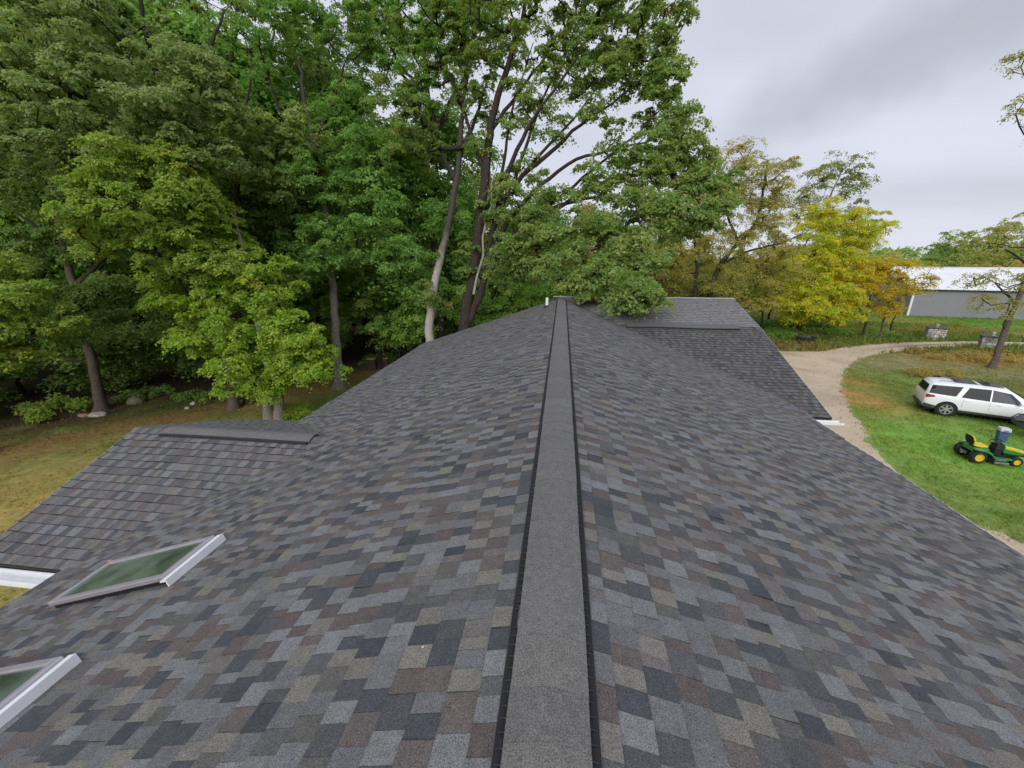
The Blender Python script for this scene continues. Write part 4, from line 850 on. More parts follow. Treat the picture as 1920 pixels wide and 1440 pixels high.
'airy_top': dict(stems=[(0.25,[[30.09,51.26,-0.2],[30.22,52.81,3.38],[30.6,54.96,10.01],[31.04,56.55,14.82],[32.49,57.68,17.84]]),(0.12,[[30.6,54.96,10.01],[28.89,55.9,13.62],[28.17,56.58,16.03]])],dead=[],blobs=[[33.11,57.85,18.14,2.21,1.77,1.99,22],[33.53,57.04,15.43,1.77,1.89,1.83,13],[30.04,56.9,16.33,1.89,1.77,1.83,15],[28.25,55.92,13.92,1.89,1.89,1.89,13],[30.8,55.94,13.02,3.16,1.58,2.37,15]],pal='airy',leaf=0.22,nl=110,cr=1.1),
'yellow_round': dict(stems=[(0.3,[[25.55,46.92,-0.2],[25.75,47.64,2.13],[26.22,48.58,4.89],[27.23,49.93,8.75],[27.98,50.9,11.51]]),(0.15,[[26.22,48.58,4.89],[28.99,49.79,7.65],[31.21,50.76,9.86]]),(0.12,[[25.71,47.99,3.23],[23.9,48.48,5.44],[22.69,48.86,7.1]])],dead=[],blobs=[[27.89,49.98,11.98,2.83,1.81,2.32,38],[31.02,50.01,10.9,2.38,2.15,2.26,38],[26.59,48.96,9.28,3.39,2.15,2.77,45],[30.56,49.1,8.2,2.83,2.15,2.49,38],[27.69,47.36,7.15,3.04,2.1,2.57,41],[24.44,46.64,6.09,2.76,2.21,2.49,34],[25.54,45.07,4.08,2.97,1.62,2.29,34],[22.33,44.69,4.08,2.16,1.62,1.89,26],[24.0,44.4,2.54,2.43,0.97,1.7,22],[27.74,44.85,2.54,2.16,0.97,1.56,22],[28.22,45.4,4.08,2.05,1.73,1.89,30],[32.12,50.32,11.44,1.13,1.7,1.41,11]],pal='yellow',leaf=0.17,nl=260,cr=0.95),
'orange_small': dict(stems=[(0.13,[[31.15,45.5,-0.2],[31.4,46.13,1.88],[31.75,46.93,4.25],[32.12,47.56,6.09]]),(0.1,[[31.4,46.13,1.88],[30.01,46.64,3.98],[29.4,47.07,5.57]])],dead=[],blobs=[[29.57,46.73,6.12,2.46,1.53,1.99,32],[32.25,47.3,6.9,2.18,1.09,1.64,28],[28.22,45.4,4.08,1.62,1.51,1.56,16],[31.78,46.67,5.08,1.91,1.31,1.61,16]],pal='orange',leaf=0.15,nl=220,cr=0.8),
'thin_yellow': dict(stems=[(0.12,[[32.02,44.58,-0.2],[32.56,45.43,2.54],[33.28,46.25,4.86],[34.01,46.99,6.91]]),(0.08,[[32.56,45.43,2.54],[34.11,46.11,4.08],[35.67,46.7,5.37]]),(0.09,[[35.68,48.49,-0.2],[35.68,48.49,1.02],[36.35,49.19,2.96],[37.43,49.93,4.89]])],dead=[],blobs=[[34.03,46.83,6.4,2.43,1.19,1.81,14],[35.4,46.67,5.37,1.51,0.97,1.24,11],[33.29,46.17,4.6,1.89,1.35,1.62,14],[32.82,45.54,2.8,1.62,0.97,1.29,11],[32.2,46.9,3.98,1.66,1.33,1.49,12]],pal='orange',leaf=0.15,nl=140,cr=0.8),
'dark_sapling': dict(stems=[(0.12,[[21.67,46.7,-0.2],[21.67,46.7,0.69],[21.76,47.34,2.68],[21.98,47.98,4.61]])],dead=[],blobs=[[21.63,47.94,4.61,2.61,1.45,2.03,22],[19.94,47.47,3.78,1.74,1.16,1.45,8],[23.91,48.39,5.16,1.74,1.16,1.45,8]],pal='green',leaf=0.17,nl=160,cr=0.9),
'right_leaning': dict(stems=[(0.19,[[32.87,34.08,-0.2],[33.59,34.93,2.37],[34.52,35.76,4.62],[35.42,36.76,7.42],[36.29,38.1,11.31],[37.33,39.71,15.98],[38.15,41.42,21.04]]),(0.1,[[34.52,35.76,4.62],[33.46,36.03,5.87],[32.21,36.13,6.64]]),(0.1,[[35.42,36.76,7.42],[34.17,36.98,8.59],[32.94,36.96,8.98]]),(0.12,[[36.12,38.43,15.73],[34.64,39.21,18.74],[33.17,39.87,21.37]]),(0.1,[[35.29,37.13,11.96],[34.24,35.93,8.58],[31.08,35.73,9.14]])],dead=[],blobs=[[31.62,34.54,5.19,1.38,1.18,1.28,6],[33.04,34.35,4.06,1.18,0.99,1.09,5],[31.18,34.9,6.51,1.18,0.71,0.95,5],[33.13,35.2,6.69,1.38,0.79,1.09,6],[31.77,38.76,21.74,0.76,0.38,0.57,4],[31.96,38.47,20.75,0.84,0.27,0.55,2],[32.04,37.73,18.39,0.61,0.84,0.72,4],[33.17,37.29,16.57,1.14,1.14,1.14,3],[32.64,35.98,9.33,1.58,1.18,1.38,8],[36.14,39.99,20.62,1.97,2.37,2.17,10],[36.77,36.36,8.95,1.97,2.37,2.17,10]],pal='willow',leaf=0.13,nl=150,cr=0.75),
'barn_tree_green': dict(stems=[(0.4,[[95.73,112.96,-0.2],[95.72,116.36,5.69]])],dead=[],blobs=[[95.14,117.88,10.71,5.0,3.16,4.08,39],[97.22,117.13,7.57,6.58,2.63,4.61,26],[92.02,116.31,6.95,3.95,1.84,2.89,13]],pal='mid',leaf=0.4,nl=120,cr=1.5),
'barn_tree_olive': dict(stems=[(0.45,[[92.5,97.19,-0.2],[92.47,100.24,6.07]])],dead=[],blobs=[[91.4,101.64,10.87,6.71,3.8,5.26,52],[96.89,102.81,12.47,5.59,5.03,5.31,33],[88.17,100.4,8.2,4.47,2.46,3.47,20]],pal='olive',leaf=0.35,nl=130,cr=1.4),
}
BACK = [(-39.36, 23.78, 'dark', 1.6, 'dark green tree of the wood, second row, just outside the left edge of the photo'), (-40.6, 26.8, 'green', 1.75, 'mid green tree of the wood, second row, at the very left edge of the photo'), (-41.64, 29.84, 'dark', 1.7, 'dark green tree of the wood, second row, behind the layered lime tree'), (-33.94, 26.54, 'green', 1.7, 'mid green tree of the wood, second row, above the leaning brown trunk'), (-35.61, 30.57, 'dark', 1.7, 'dark green tree of the wood, second row, behind the left part of the sage oak'), (-29.63, 28.12, 'green', 1.65, 'mid green tree of the wood, second row, behind the middle of the sage oak'), (-31.82, 33.14, 'dark', 1.65, 'dark green tree of the wood, third row, behind the right part of the sage oak'), (-26.59, 30.6, 'green', 1.6, 'mid green tree of the wood, second row, above the bright green maple'), (-29.09, 36.63, 'green', 1.75, 'mid green tree of the wood, third row, behind the pale leaved tree'), (-22.92, 33.15, 'green', 1.5, 'mid green tree of the wood, third row, right of the pale leaved tree'), (-21.56, 36.49, 'dark', 1.5, 'dark green tree of the wood, third row, in line with the straight grey trunk'), (-16.64, 32.85, 'green', 1.35, 'mid green tree of the wood, second row, right of the straight grey trunk'), (-15.76, 37.18, 'dark', 1.1, 'dark green tree of the wood, third row, above the two brown stumps'), (-11.81, 34.49, 'green', 1.2, 'mid green tree of the wood, third row, in line with the pale knotted trunk'), (-52.45, 38.05, 'dark', 1.8, 'dark green tree of the wood, rearmost row, above the leaning brown trunk'), (-37.71, 41.93, 'green', 1.5, 'mid green tree of the wood, rearmost row, above the bright green maple'), (-29.16, 44.02, 'green', 1.35, 'mid green tree of the wood, rearmost row, left of the straight grey trunk'), (-21.51, 44.94, 'golden', 1.35, 'golden brown tree of the wood, rearmost row, right of the straight grey trunk'), (-55.3, 31.36, 'dark', 1.7, 'dark green tree of the wood, third row, just outside the left edge of the photo'), (-9.69, 36.86, 'green', 1.3, 'mid green tree of the wood, third row, in line with the big oak trunk'), (-8.97, 45.4, 'golden', 1.25, 'golden brown tree of the wood, rearmost row, in line with the big oak trunk'), (-12.38, 30.2, 'green', 1.1, 'mid green tree of the wood, second row, above the two brown stumps'), (-25.46, 47.63, 'golden', 1.4, 'golden brown tree of the wood, rearmost row, in line with the straight grey trunk'), (-35.01, 48.6, 'golden', 1.6, 'golden brown tree of the wood, rearmost row, right of the pale leaved tree'), (-17.01, 44.43, 'golden', 1.2, 'golden brown tree of the wood, rearmost row, above the two brown stumps'), (-6.58, 41.46, 'low', 1.5, 'low fresh green tree of the wood, third row, left of the white vent pipe'), (-2.4, 41.96, 'green', 0.95, 'mid green tree of the wood, third row, above the far end of the ridge'), (1.87, 44.59, 'golden', 1.0, 'golden brown tree of the wood, rearmost row, behind the low oak boughs'), (6.26, 45.12, 'olive', 0.95, 'olive tree of the wood, rearmost row, behind the right oak boughs'), (10.58, 47.75, 'golden', 1.05, 'golden brown tree of the wood, rearmost row, between the oak and the golden tree')]
TL = {
 'oak': ('oak_tree', 'big spreading oak with fanned dark limbs reaching over the far end of the roof', 'bark_dark'),
 'white_trunk': ('pale_trunk_tree', 'tree with a smooth pale grey trunk with a knot hole, left of the far ridge', 'bark_pale'),
 'forked': ('forked_tree', 'dark tree with a forked top standing just behind the pale knotted trunk', 'bark_dark'),
 'grey_trunk': ('grey_trunk_tree', 'tall tree with straight bare grey trunk and ivy foot, right of the bright green maple', 'bark_grey'),
 'bright_maple': ('maple_tree', 'bright green bushy maple with twin short trunks behind the left wing roof', 'bark_grey'),
 'lime_tree': ('lime_green_tree', 'yellow green tree with round top flecked orange, above and left of the bright maple', 'bark'),
 'leaning_dark': ('leaning_tree', 'dark layered tree with a brown leaning trunk at the wood edge beside pale rocks', 'bark'),
 'tall_left_oak': ('tall_oak_tree', 'tall sage green oak filling the top left corner of the view', 'bark_dark'),
 'pale_oak': ('pale_leaved_tree', 'pale leaved tree with a light round crown between the lime tree and the grey trunk', 'bark_dark'),
 'dark_branchy': ('open_branched_tree', 'dark tree with crooked open branches against the sky, behind the sage oak', 'bark_dark'),
 'layered_left': ('layered_tree', 'lime tree with flat layered branches at the left edge of the photo', 'bark'),
 'low_green': ('understory_tree', 'low fresh green tree above the two brown stumps', 'bark_dark'),
 'understory': ('understory_tree', 'low leafy tree at the foot of the big oak, by the roof vent pipe', 'bark_dark'),
 'golden_tall': ('golden_tree', 'tall thin golden brown tree with two dark trunks behind the far roof', 'bark_dark'),
 'airy_top': ('airy_tree', 'sparse airy tree whose tuft sticks up above the yellow tree', 'bark'),
 'yellow_round': ('yellow_tree', 'dense round yellow and green tree beyond the gravel drive', 'bark_dark'),
 'orange_small': ('orange_tree', 'small orange yellow tree at the drive bend, right of the round yellow tree', 'bark_dark'),
 'thin_yellow': ('thin_tree', 'thin nearly bare yellow sapling in front of the barn corner', 'bark'),
 'dark_sapling': ('sapling', 'small green sapling with dark stem by the end of the far roof', 'bark_dark'),
 'right_leaning': ('leaning_tree', 'tall leaning tree with sparse olive leaves beside the stone pillars', 'bark'),
 'barn_tree_green': ('distant_tree', 'round green tree rising behind the middle of the barn roof', 'bark'),
 'barn_tree_olive': ('distant_tree', 'wide olive tree behind the right end of the barn roof', 'bark'),
}
for k_, (key, sp_) in enumerate(TREE_DATA.items()):
    nm, lab, bk = TL[key]
    tr_ = tree(nm, sp_, lab, 'tree', bk, seed=100 + k_, twig=.016 if key in ('golden_tall', 'oak', 'right_leaning') else .012)
    if key == 'white_trunk':          # old branch scar facing the house
        off_ = sp_['stems'][0][1][0]; q_ = sp_['stems'][0][1]; zk = 5.35
        i_ = max(i for i in range(len(q_)) if q_[i][2] <= zk); a_, b2 = q_[i_], q_[i_ + 1]; t_ = (zk - a_[2]) / (b2[2] - a_[2])
        kx, ky = a_[0] + (b2[0] - a_[0]) * t_ - off_[0], a_[1] + (b2[1] - a_[1]) * t_ - off_[1]
        d2 = Vector((-off_[0], -off_[1], 0)).normalized(); R_ = d2.to_track_quat('Z', 'Y').to_matrix().to_4x4()
        mb = MB(); mb.lathe([(.17, .20), (.17, .33), (.12, .36), (.10, .30)], 14, Matrix.Translation((kx, ky, zk)) @ R_, caps=False); kr = mb.build('branch_scar', M['bark_pale'], tr_, smooth=True)
        mb = MB(); mb.lathe([(.125, .30), (.125, .325)], 14, Matrix.Translation((kx, ky, zk)) @ R_); mb.build('knot_hole', M['dark_gap'], kr)
# woodland behind: a few kinds, each copied with its trunk and crown
def make_kind(seed, Ht, spread, pal, leaf, bark='bark_dark', low=.25, ncl=150, nl=130):
    r = np.random.default_rng(seed)
    lean = r.normal(0, .6, 2)
    stems = [(Ht * .014, [(0, 0, -.2), (lean[0] * .3, lean[1] * .3, Ht * .3), (lean[0] * .7, lean[1] * .7, Ht * .6), (lean[0], lean[1], Ht * .92)])]
    for k in range(4):
        a = r.uniform(0, 6.28); z = Ht * r.uniform(.35, .6); stems.append((Ht * .007, [(lean[0] * z / Ht, lean[1] * z / Ht, z), (math.cos(a) * spread * .35, math.sin(a) * spread * .35, z + Ht * .1), (math.cos(a) * spread * .75, math.sin(a) * spread * .75, z + Ht * .24)]))
    blobs = []
    nb = 11
    for k in range(nb):
        t = low + (1 - low) * (k + .5) / nb; w = spread * math.sin(math.pi * min(1, (t - low) / (1 - low) * .85 + .18)) ** .6
        a = k * 2.4 + r.uniform(-.4, .4); rr = w * r.uniform(.3, .6)
        blobs.append((math.cos(a) * rr + lean[0] * t, math.sin(a) * rr + lean[1] * t, Ht * t * .97, w * .62, Ht * .075, w * .62, ncl // nb))
    cs_, rad = [], []
    for (x, y, z, ru, rv, rz, n) in blobs:
        u = r.normal(size=(n, 3)); u /= np.linalg.norm(u, axis=1, keepdims=True); u *= r.uniform(.3, 1, (n, 1)) ** .5
        cs_.append(np.array([x, y, z]) + u * np.array([ru, rz, rv])); rad.append(r.uniform(.7, 1.25, n) * spread * .26)
    cs_ = np.concatenate(cs_); rad = np.concatenate(rad)
    ch = skeleton(stems, cs_, r, .016)
    V, F = tubes(ch, 8, 4); wood = mesh_np('wood', V, F, smooth=True); wood.materials.append(M[bark])
    V, F, C = leaf_cloud(cs_, rad, nl, leaf, pal, r); cm = mesh_np('crown', V, F, C); cm.materials.append(M['leaf'])
    return wood, cm
KINDS = {'dark': make_kind(1, 17, 4.2, 'darkgreen', .26), 'green': make_kind(2, 15, 4.0, 'green', .25), 'low': make_kind(3, 8, 3.0, 'fresh', .20, low=.12), 'golden': make_kind(4, 13, 3.6, 'gold', .22, ncl=120, nl=110),
         'bushy': make_kind(5, 6, 2.6, 'darkgreen', .18, low=.08), 'olive': make_kind(6, 11, 3.8, 'olive', .24, ncl=130)}
def plant(kind, x, y, sc, rz, label, group, name):
    w, c = KINDS[kind]; root = empty(name, (x, y, 0), label, 'tree', group, rz); root.scale = (sc, sc, sc)
    link('trunk', w, None, root); link('crown', c, None, root)
r = np.random.default_rng(77)
def inside_forest(x, y): return float(seg_dist(np.array([x]), np.array([y]), FOREST)[0]) < 0
FL = {'dark': ('woodland_tree', 'tall dark green tree deep in the wood behind the front trees', 'dark trees deep in the wood'),
      'green': ('woodland_tree', 'mid green tree deep in the wood behind the front trees', 'green trees deep in the wood'),
      'low': ('understory_tree', 'low fresh green understory tree within the wood', 'understory trees in the wood'),
      'bushy': ('understory_tree', 'low dark bushy tree in the shade of the wood edge', 'dark bushy trees in the wood'),
      'golden': ('golden_tree', 'gold brown tree seen through gaps in the far wood', 'golden trees in the wood'),
      'olive': ('olive_tree', 'olive green tree in the row left of the barn', 'olive trees left of the barn')}
def fplant(kind, x, y, sc, lb2=None): 
    nm, lb, gp = FL[kind]; lb = lb2 or lb; gp = 'trees of the wood edge' if lb2 else gp; plant(kind, x, y, sc, float(r.uniform(0, 6.28)), lb, gp, nm)
# front rank just inside the wood edge, low trees and bushes (dark understory)
for x, y, k, s, lb in [(-30, 15, 'bushy', 0.9, 'dark bushy tree at the left edge of the photo, beyond the low lawn bush'), (-33, 20, 'low', 1.1, 'fresh green low tree left of the leaning brown trunk, deep at the edge'), (-28, 21, 'bushy', 0.95, 'dark bushy tree standing directly behind the leaning brown trunk'), (-26, 24, 'low', 1.0, 'low green tree just right of the leaning trunk, past the mossy rock'), (-23.5, 24.5, 'bushy', 1.0, 'dark low tree between the mossy rock and the bright maple'), (-21, 27, 'bushy', 1.0, 'dark low tree hidden behind the bright green maple'), (-18.5, 29, 'low', 0.9, 'low green tree between the maple and the straight grey trunk'), (-35, 11, 'low', 1.1, 'low green tree behind the layered lime tree at the left edge'), (-38, 16, 'dark', 1.0, 'dark tree behind the bush on the left lawn edge'), (-33, 26, 'dark', 1.05, 'dark tree behind the leaning trunk, second row'), (-29, 29, 'dark', 1.0, 'dark tree behind the yellow green lime tree, second row'), (-25, 30, 'green', 1.0, 'mid green tree behind the bright maple, second row'), (-21, 33, 'dark', 0.9, 'dark tree left of the straight grey trunk, second row'), (-17, 35, 'green', 0.8, 'mid green tree right behind the straight grey trunk'), (-14.5, 35.5, 'low', 1.0, 'low fresh tree behind the wheelbarrow and stumps'), (-11, 38, 'bushy', 1.0, 'dark bushy tree left of the pale knotted trunk'), (-8, 37.5, 'low', 0.85, 'low tree seen between the pale trunk and the big oak trunk'), (-13, 41, 'golden', 0.8, 'golden tree glimpsed left of the pale knotted trunk'), (-9, 43, 'golden', 0.85, 'golden tree glimpsed between pale trunk and oak'), (-5, 42, 'low', 1.0, 'low green tree behind the oak trunk'), (-1.5, 39.5, 'low', 0.8, 'low green tree behind the white vent pipe'), (2.5, 41, 'low', 0.9, 'low green tree behind the end of the ridge'), (5.5, 44, 'green', 0.6, 'small mid green tree under the hanging oak boughs'), (8.5, 47, 'golden', 0.75, 'golden tree behind the hanging oak boughs'), (12, 50, 'golden', 0.7, 'golden tree left of the two dark trunks'), (-36, 5, 'low', 1.1, 'low tree outside the left edge, nearest to the lawn'), (-40, 9, 'dark', 1.1, 'dark tree outside the left edge, taller one'), (-41, 2, 'dark', 1.1, 'dark tree on the far left, level with the left wing'), (-34, -2, 'green', 1.0, 'mid green tree on the far left, behind the lawn'), (-42, -6, 'dark', 1.1, 'dark tree at the rearmost left corner of the wood')]:
    fplant(k, x, y, s, lb)
cnt_ = 0; tries = 0; placed = []
while cnt_ < 46 and tries < 4000:
    tries += 1
    x, y = r.uniform(-62, 16), r.uniform(12, 72)
    if not inside_forest(x, y) or float(seg_dist(np.array([x]), np.array([y]), FOREST)[0]) > -6: continue
    if any((x - a) ** 2 + (y - b_) ** 2 < 14 for a, b_ in placed): continue
    placed.append((x, y)); cnt_ += 1
    kk = r.choice(['dark', 'green', 'low', 'golden', 'bushy'], p=[.22, .32, .16, .24, .06]); s = r.uniform(.8, 1.05)
    if x > -12 and kk in ('dark', 'green'): s *= .78
    fplant(kk, float(x), float(y), float(s))
for x, y, k, s, lb in BACK: fplant(k, x, y, s, lb)
# row left of the barn, behind the yellow trees
for x, y, k, s, lb in [(17, 52, 'olive', .75, 'olive tree close behind the far roof, beside the two dark trunks'), (22, 56, 'green', .6, 'green bushy tree behind the golden brown tree'), (27, 57, 'olive', .85, 'olive tree behind the green sapling'),
                    (32, 60, 'olive', .8, 'olive tree behind the airy tuft'), (37, 64, 'green', .62, 'green tree between the yellow tree and the barn'), (30, 66, 'golden', .9, 'golden tree far behind the olive row'), (20, 64, 'olive', .95, 'tallest olive tree beyond the far roof'), (13.5, 56, 'golden', .8, 'golden tree at the wood corner behind the oak')]:
    plant(k, x, y, s, float(r.uniform(0, 6.28)), lb, 'trees beyond the drive', 'olive_tree' if k == 'olive' else k + '_tree')
# bushes and undergrowth
def bush(name, x, y, rx, ry, h, pal, label, n=26, leaf=.1, nl=130, kind=None, cr=None, seed=0):
    rr = np.random.default_rng(seed + 900)
    u = rr.uniform(-1, 1, (n, 3)); u[:, 2] = np.abs(u[:, 2]) * np.sqrt(np.clip(1 - u[:, 0] ** 2 * .5 - u[:, 1] ** 2 * .5, 0, 1))
    c = u * np.array([rx, ry, h * .8]); c[:, 2] += .1; rad = rr.uniform(.7, 1.2, n) * (cr or min(rx, ry, h) * .5)
    V, F, C = leaf_cloud(c, rad, nl, leaf, pal, rr, flat=.8)
    if kind == 'stuff':
        V = V + np.array([x, y, 0]); tag(link(name, mesh_np(name, V, F, C), M['leaf']), label, 'undergrowth', kind='stuff'); return
    root = empty(name, (x, y, 0), label, 'bush')
    link('foliage', mesh_np('foliage', V, F, C), M['leaf'], root)
    ch = [[np.array([(0, 0, -.05), (a * .4, b_ * .4, q * .5), (a, b_, q)]), np.array([.03, .02, .008]), 'limb'] for a, b_, q in c[:10]]
    V, F = tubes(ch); link('stems', mesh_np('stems', V, F), M['bark_dark'], root)
bush('bush', -13.58, 18.4, .62, .62, .9, 'maple', 'small bright green bush against the eave of the main roof', 20, .06, 200, seed=1)
bush('bush', -27.2, 17.3, 1.3, 1.1, 1.0, 'lime', 'low leafy bush on the lawn edge near the left edge of the photo', 22, .13, 110, seed=2)
bush('bush', 30.0, 50.6, 1.3, 1.1, 2.0, 'darkgreen', 'dark rounded bush under the orange leaves', 26, .14, 120, seed=3)
bush('bush', 24.2, 51.5, 3.2, 1.3, 1.2, 'darkgreen', 'long dark green bush by the foot of the sapling', 44, .14, 120, seed=4)
bush('undergrowth', 29, 47.6, 6.0, 1.2, .55, 'fresh', 'green weeds and brush along the far side of the gravel', 90, .14, 110, 'stuff', .5, 5)
bush('undergrowth', 22, 45.5, 3.0, 1.2, .6, 'green', 'low brush beyond the black trough', 50, .13, 110, 'stuff', .5, 6)
bush('undergrowth', 26.6, 31.4, 1.7, .6, .4, 'brownish', 'dead brown weeds in the lawn behind the white car', 30, .1, 110, 'stuff', .35, 7)
bush('undergrowth', 35.0, 37.5, 4.5, 1.6, .35, 'brownish', 'rusty tall weeds inside the curve of the drive', 50, .12, 90, 'stuff', .4, 8)
bush('undergrowth', -12.5, 30.5, 3.0, 1.3, .5, 'fresh', 'ferns and weeds along the wood edge by the stumps', 50, .12, 90, 'stuff', .45, 9)
bush('undergrowth', -22.5, 20.6, 4.0, .9, .35, 'green', 'low weeds along the dark wood edge on the left', 44, .1, 90, 'stuff', .35, 10)
# the far wood, one mass
def far_wood(x0, y0, x1, y1, hmin, hmax, pal, n, label, seed, rad=2.6, leaf=.7, depth=14, nl=70):
    rr = np.random.default_rng(seed); t = rr.random(n); w = rr.uniform(0, depth, n)
    dx, dy = x1 - x0, y1 - y0; L = math.hypot(dx, dy); nx_, ny_ = -dy / L, dx / L
    top = hmin + (hmax - hmin) * vnoise(t * L / 9, np.zeros(n), seed) * (.6 + .4 * vnoise(t * L / 3, np.ones(n), seed))
    z = top * rr.random(n) ** .6
    c = np.stack([x0 + dx * t + nx_ * w, y0 + dy * t + ny_ * w, z], -1)
    V, F, C = leaf_cloud(c, rr.uniform(.7, 1.3, n) * rad, nl, leaf, pal, rr)
    tag(link('woodland', mesh_np('woodland', V, F, C), M['leaf']), label, 'woodland', kind='stuff')
far_wood(-90, 30, 10, 86, 6, 10, 'green', 560, 'dark mass of the wood far behind the front trees', 61, 2.4, .6, 10)
far_wood(-70, -40, -66, 40, 9, 16, 'green', 300, 'dark mass of the wood closing the view on the left', 65, 2.6, .6, 10)
far_wood(5, 88, 70, 100, 5, 8, 'olive', 320, 'olive treeline behind the yellow trees and the barn', 62, 2.0, .5, 10)
far_wood(150, 300, 420, 240, 9, 15, 'mid', 520, 'distant green treeline on the horizon beyond the barn', 63, 4.5, 1.6, 20, 50)
far_wood(60, 180, 190, 165, 5, 9.5, 'brownish', 260, 'rusty brown autumn treeline between the yellow tree and the barn trees', 64, 3.5, 1.2, 20, 50)
far_wood(100, 78, 128, 40, 6, 10, 'olive', 160, 'olive trees behind the far end of the barn', 66, 2.5, .7, 10, 60)

# ------------------------------------------------------------------ barn
M['barn_wall'] = pmat('grey_steel_siding', (.235, .24, .265), .5, .1, noise=.05, nscale=1)
M['barn_roof'] = pmat('white_steel_roof', (.76, .77, .78), .45, .1, noise=.06, nscale=.8)
def barn():
    ca, sa = .978, -.208; ang = math.atan2(sa, ca)
    root = empty('barn', (49.4, 65.0, 0), 'long grey steel sided pole barn with a white ribbed roof', 'barn', rz=ang)
    L, D, Ez, Rz = 46, 20, 3.9, 6.46
    w = MB(); w.box(.1, L - .1, .1, D - .1, 0, Ez - .02)
    w.prism([(0, 0), (0, 0), (0, 0)], 0, 0) if False else None
    # ribs every 23 cm on the long front wall, and on the end wall
    x = .3
    while x < L - .3: w.box(x, x + .045, .078, .099, .05, Ez - .1); x += .235
    y = .4
    while y < D - .3: w.box(.078, .099, y, y + .045, .05, Ez - .1); y += .235
    w.build('wall', M['barn_wall'], root)
    g = MB(); R90 = Matrix(((0, 1, 0, 0), (1, 0, 0, 0), (0, 0, 1, 0), (0, 0, 0, 1)))
    g.add([(.1, .1, Ez - .02), (.1, D - .1, Ez - .02), (.1, D / 2, Rz - .12), (.3, .1, Ez - .02), (.3, D - .1, Ez - .02), (.3, D / 2, Rz - .12)], [(0, 1, 2), (5, 4, 3), (0, 3, 4, 1), (1, 4, 5, 2), (2, 5, 3, 0)])
    g.build('gable_wall', M['barn_wall'], root)
    r_ = MB(); s = (Rz - Ez) / (D / 2)
    for sd in (0, 1):
        ya, yb = (-.35, D / 2) if sd == 0 else (D + .35, D / 2)
        za = Ez - .35 * s + .03
        r_.add([(-.4, ya, za), (L + .4, ya, za), (L + .4, yb, Rz + .03), (-.4, yb, Rz + .03), (-.4, ya, za - .08), (L + .4, ya, za - .08), (L + .4, yb, Rz - .05), (-.4, yb, Rz - .05)], [(0, 1, 2, 3), (7, 6, 5, 4), (0, 4, 5, 1), (1, 5, 6, 2), (3, 2, 6, 7), (0, 3, 7, 4)])
        x = -.3
        while x < L + .3:
            r_.add([(x, ya, za + .002), (x + .07, ya, za + .002), (x + .07, yb, Rz + .032), (x, yb, Rz + .032), (x + .015, ya, za + .04), (x + .055, ya, za + .04), (x + .055, yb, Rz + .07), (x + .015, yb, Rz + .07)], [(4, 5, 6, 7), (0, 4, 7, 3), (5, 1, 2, 6), (0, 1, 5, 4)]); x += .61
    rf = r_.build('roof', M['barn_roof'], root)
    c = MB(); c.box(-.4, L + .4, D / 2 - .2, D / 2 + .2, Rz + .05, Rz + .12, tx=0, ty=.12); c.build('ridge_cap', M['barn_roof'], rf)
    t = MB(); t.box(.03, .26, .03, .076, 0, Ez - .05); t.box(.03, .076, .077, .26, 0, Ez - .05); t.build('corner_trim', M['white'], root)
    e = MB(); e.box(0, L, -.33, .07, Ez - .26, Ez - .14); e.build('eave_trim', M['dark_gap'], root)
barn()

# ------------------------------------------------------------------ stone pillars
def stone_mat():
    m, t, b = new_mat('field_stone'); L = t.links.new
    b.inputs['Roughness'].default_value = .85
    at = N(t, 'ShaderNodeAttribute', attribute_name='tint'); tc = N(t, 'ShaderNodeTexCoord')
    nz = N(t, 'ShaderNodeTexNoise'); nz.inputs['Scale'].default_value = 9; nz.inputs['Detail'].default_value = 6; L(tc.outputs['Object'], nz.inputs[0])
    mr = N(t, 'ShaderNodeMapRange'); L(nz.outputs[0], mr.inputs[0]); mr.inputs[3].default_value = .5; mr.inputs[4].default_value = 1.4
    sc = N(t, 'ShaderNodeVectorMath', operation='SCALE'); L(at.outputs['Color'], sc.inputs[0]); L(mr.outputs[0], sc.inputs[3]); L(sc.outputs[0], b.inputs['Base Color'])
    return m
M['stone'] = stone_mat(); M['mortar'] = pmat('mortar', (.20, .19, .17), .95, noise=.3); M['slab'] = pmat('dark_slab', (.07, .07, .075), .8)
M['ornament'] = pmat('cast_stone', (.38, .37, .33), .85)
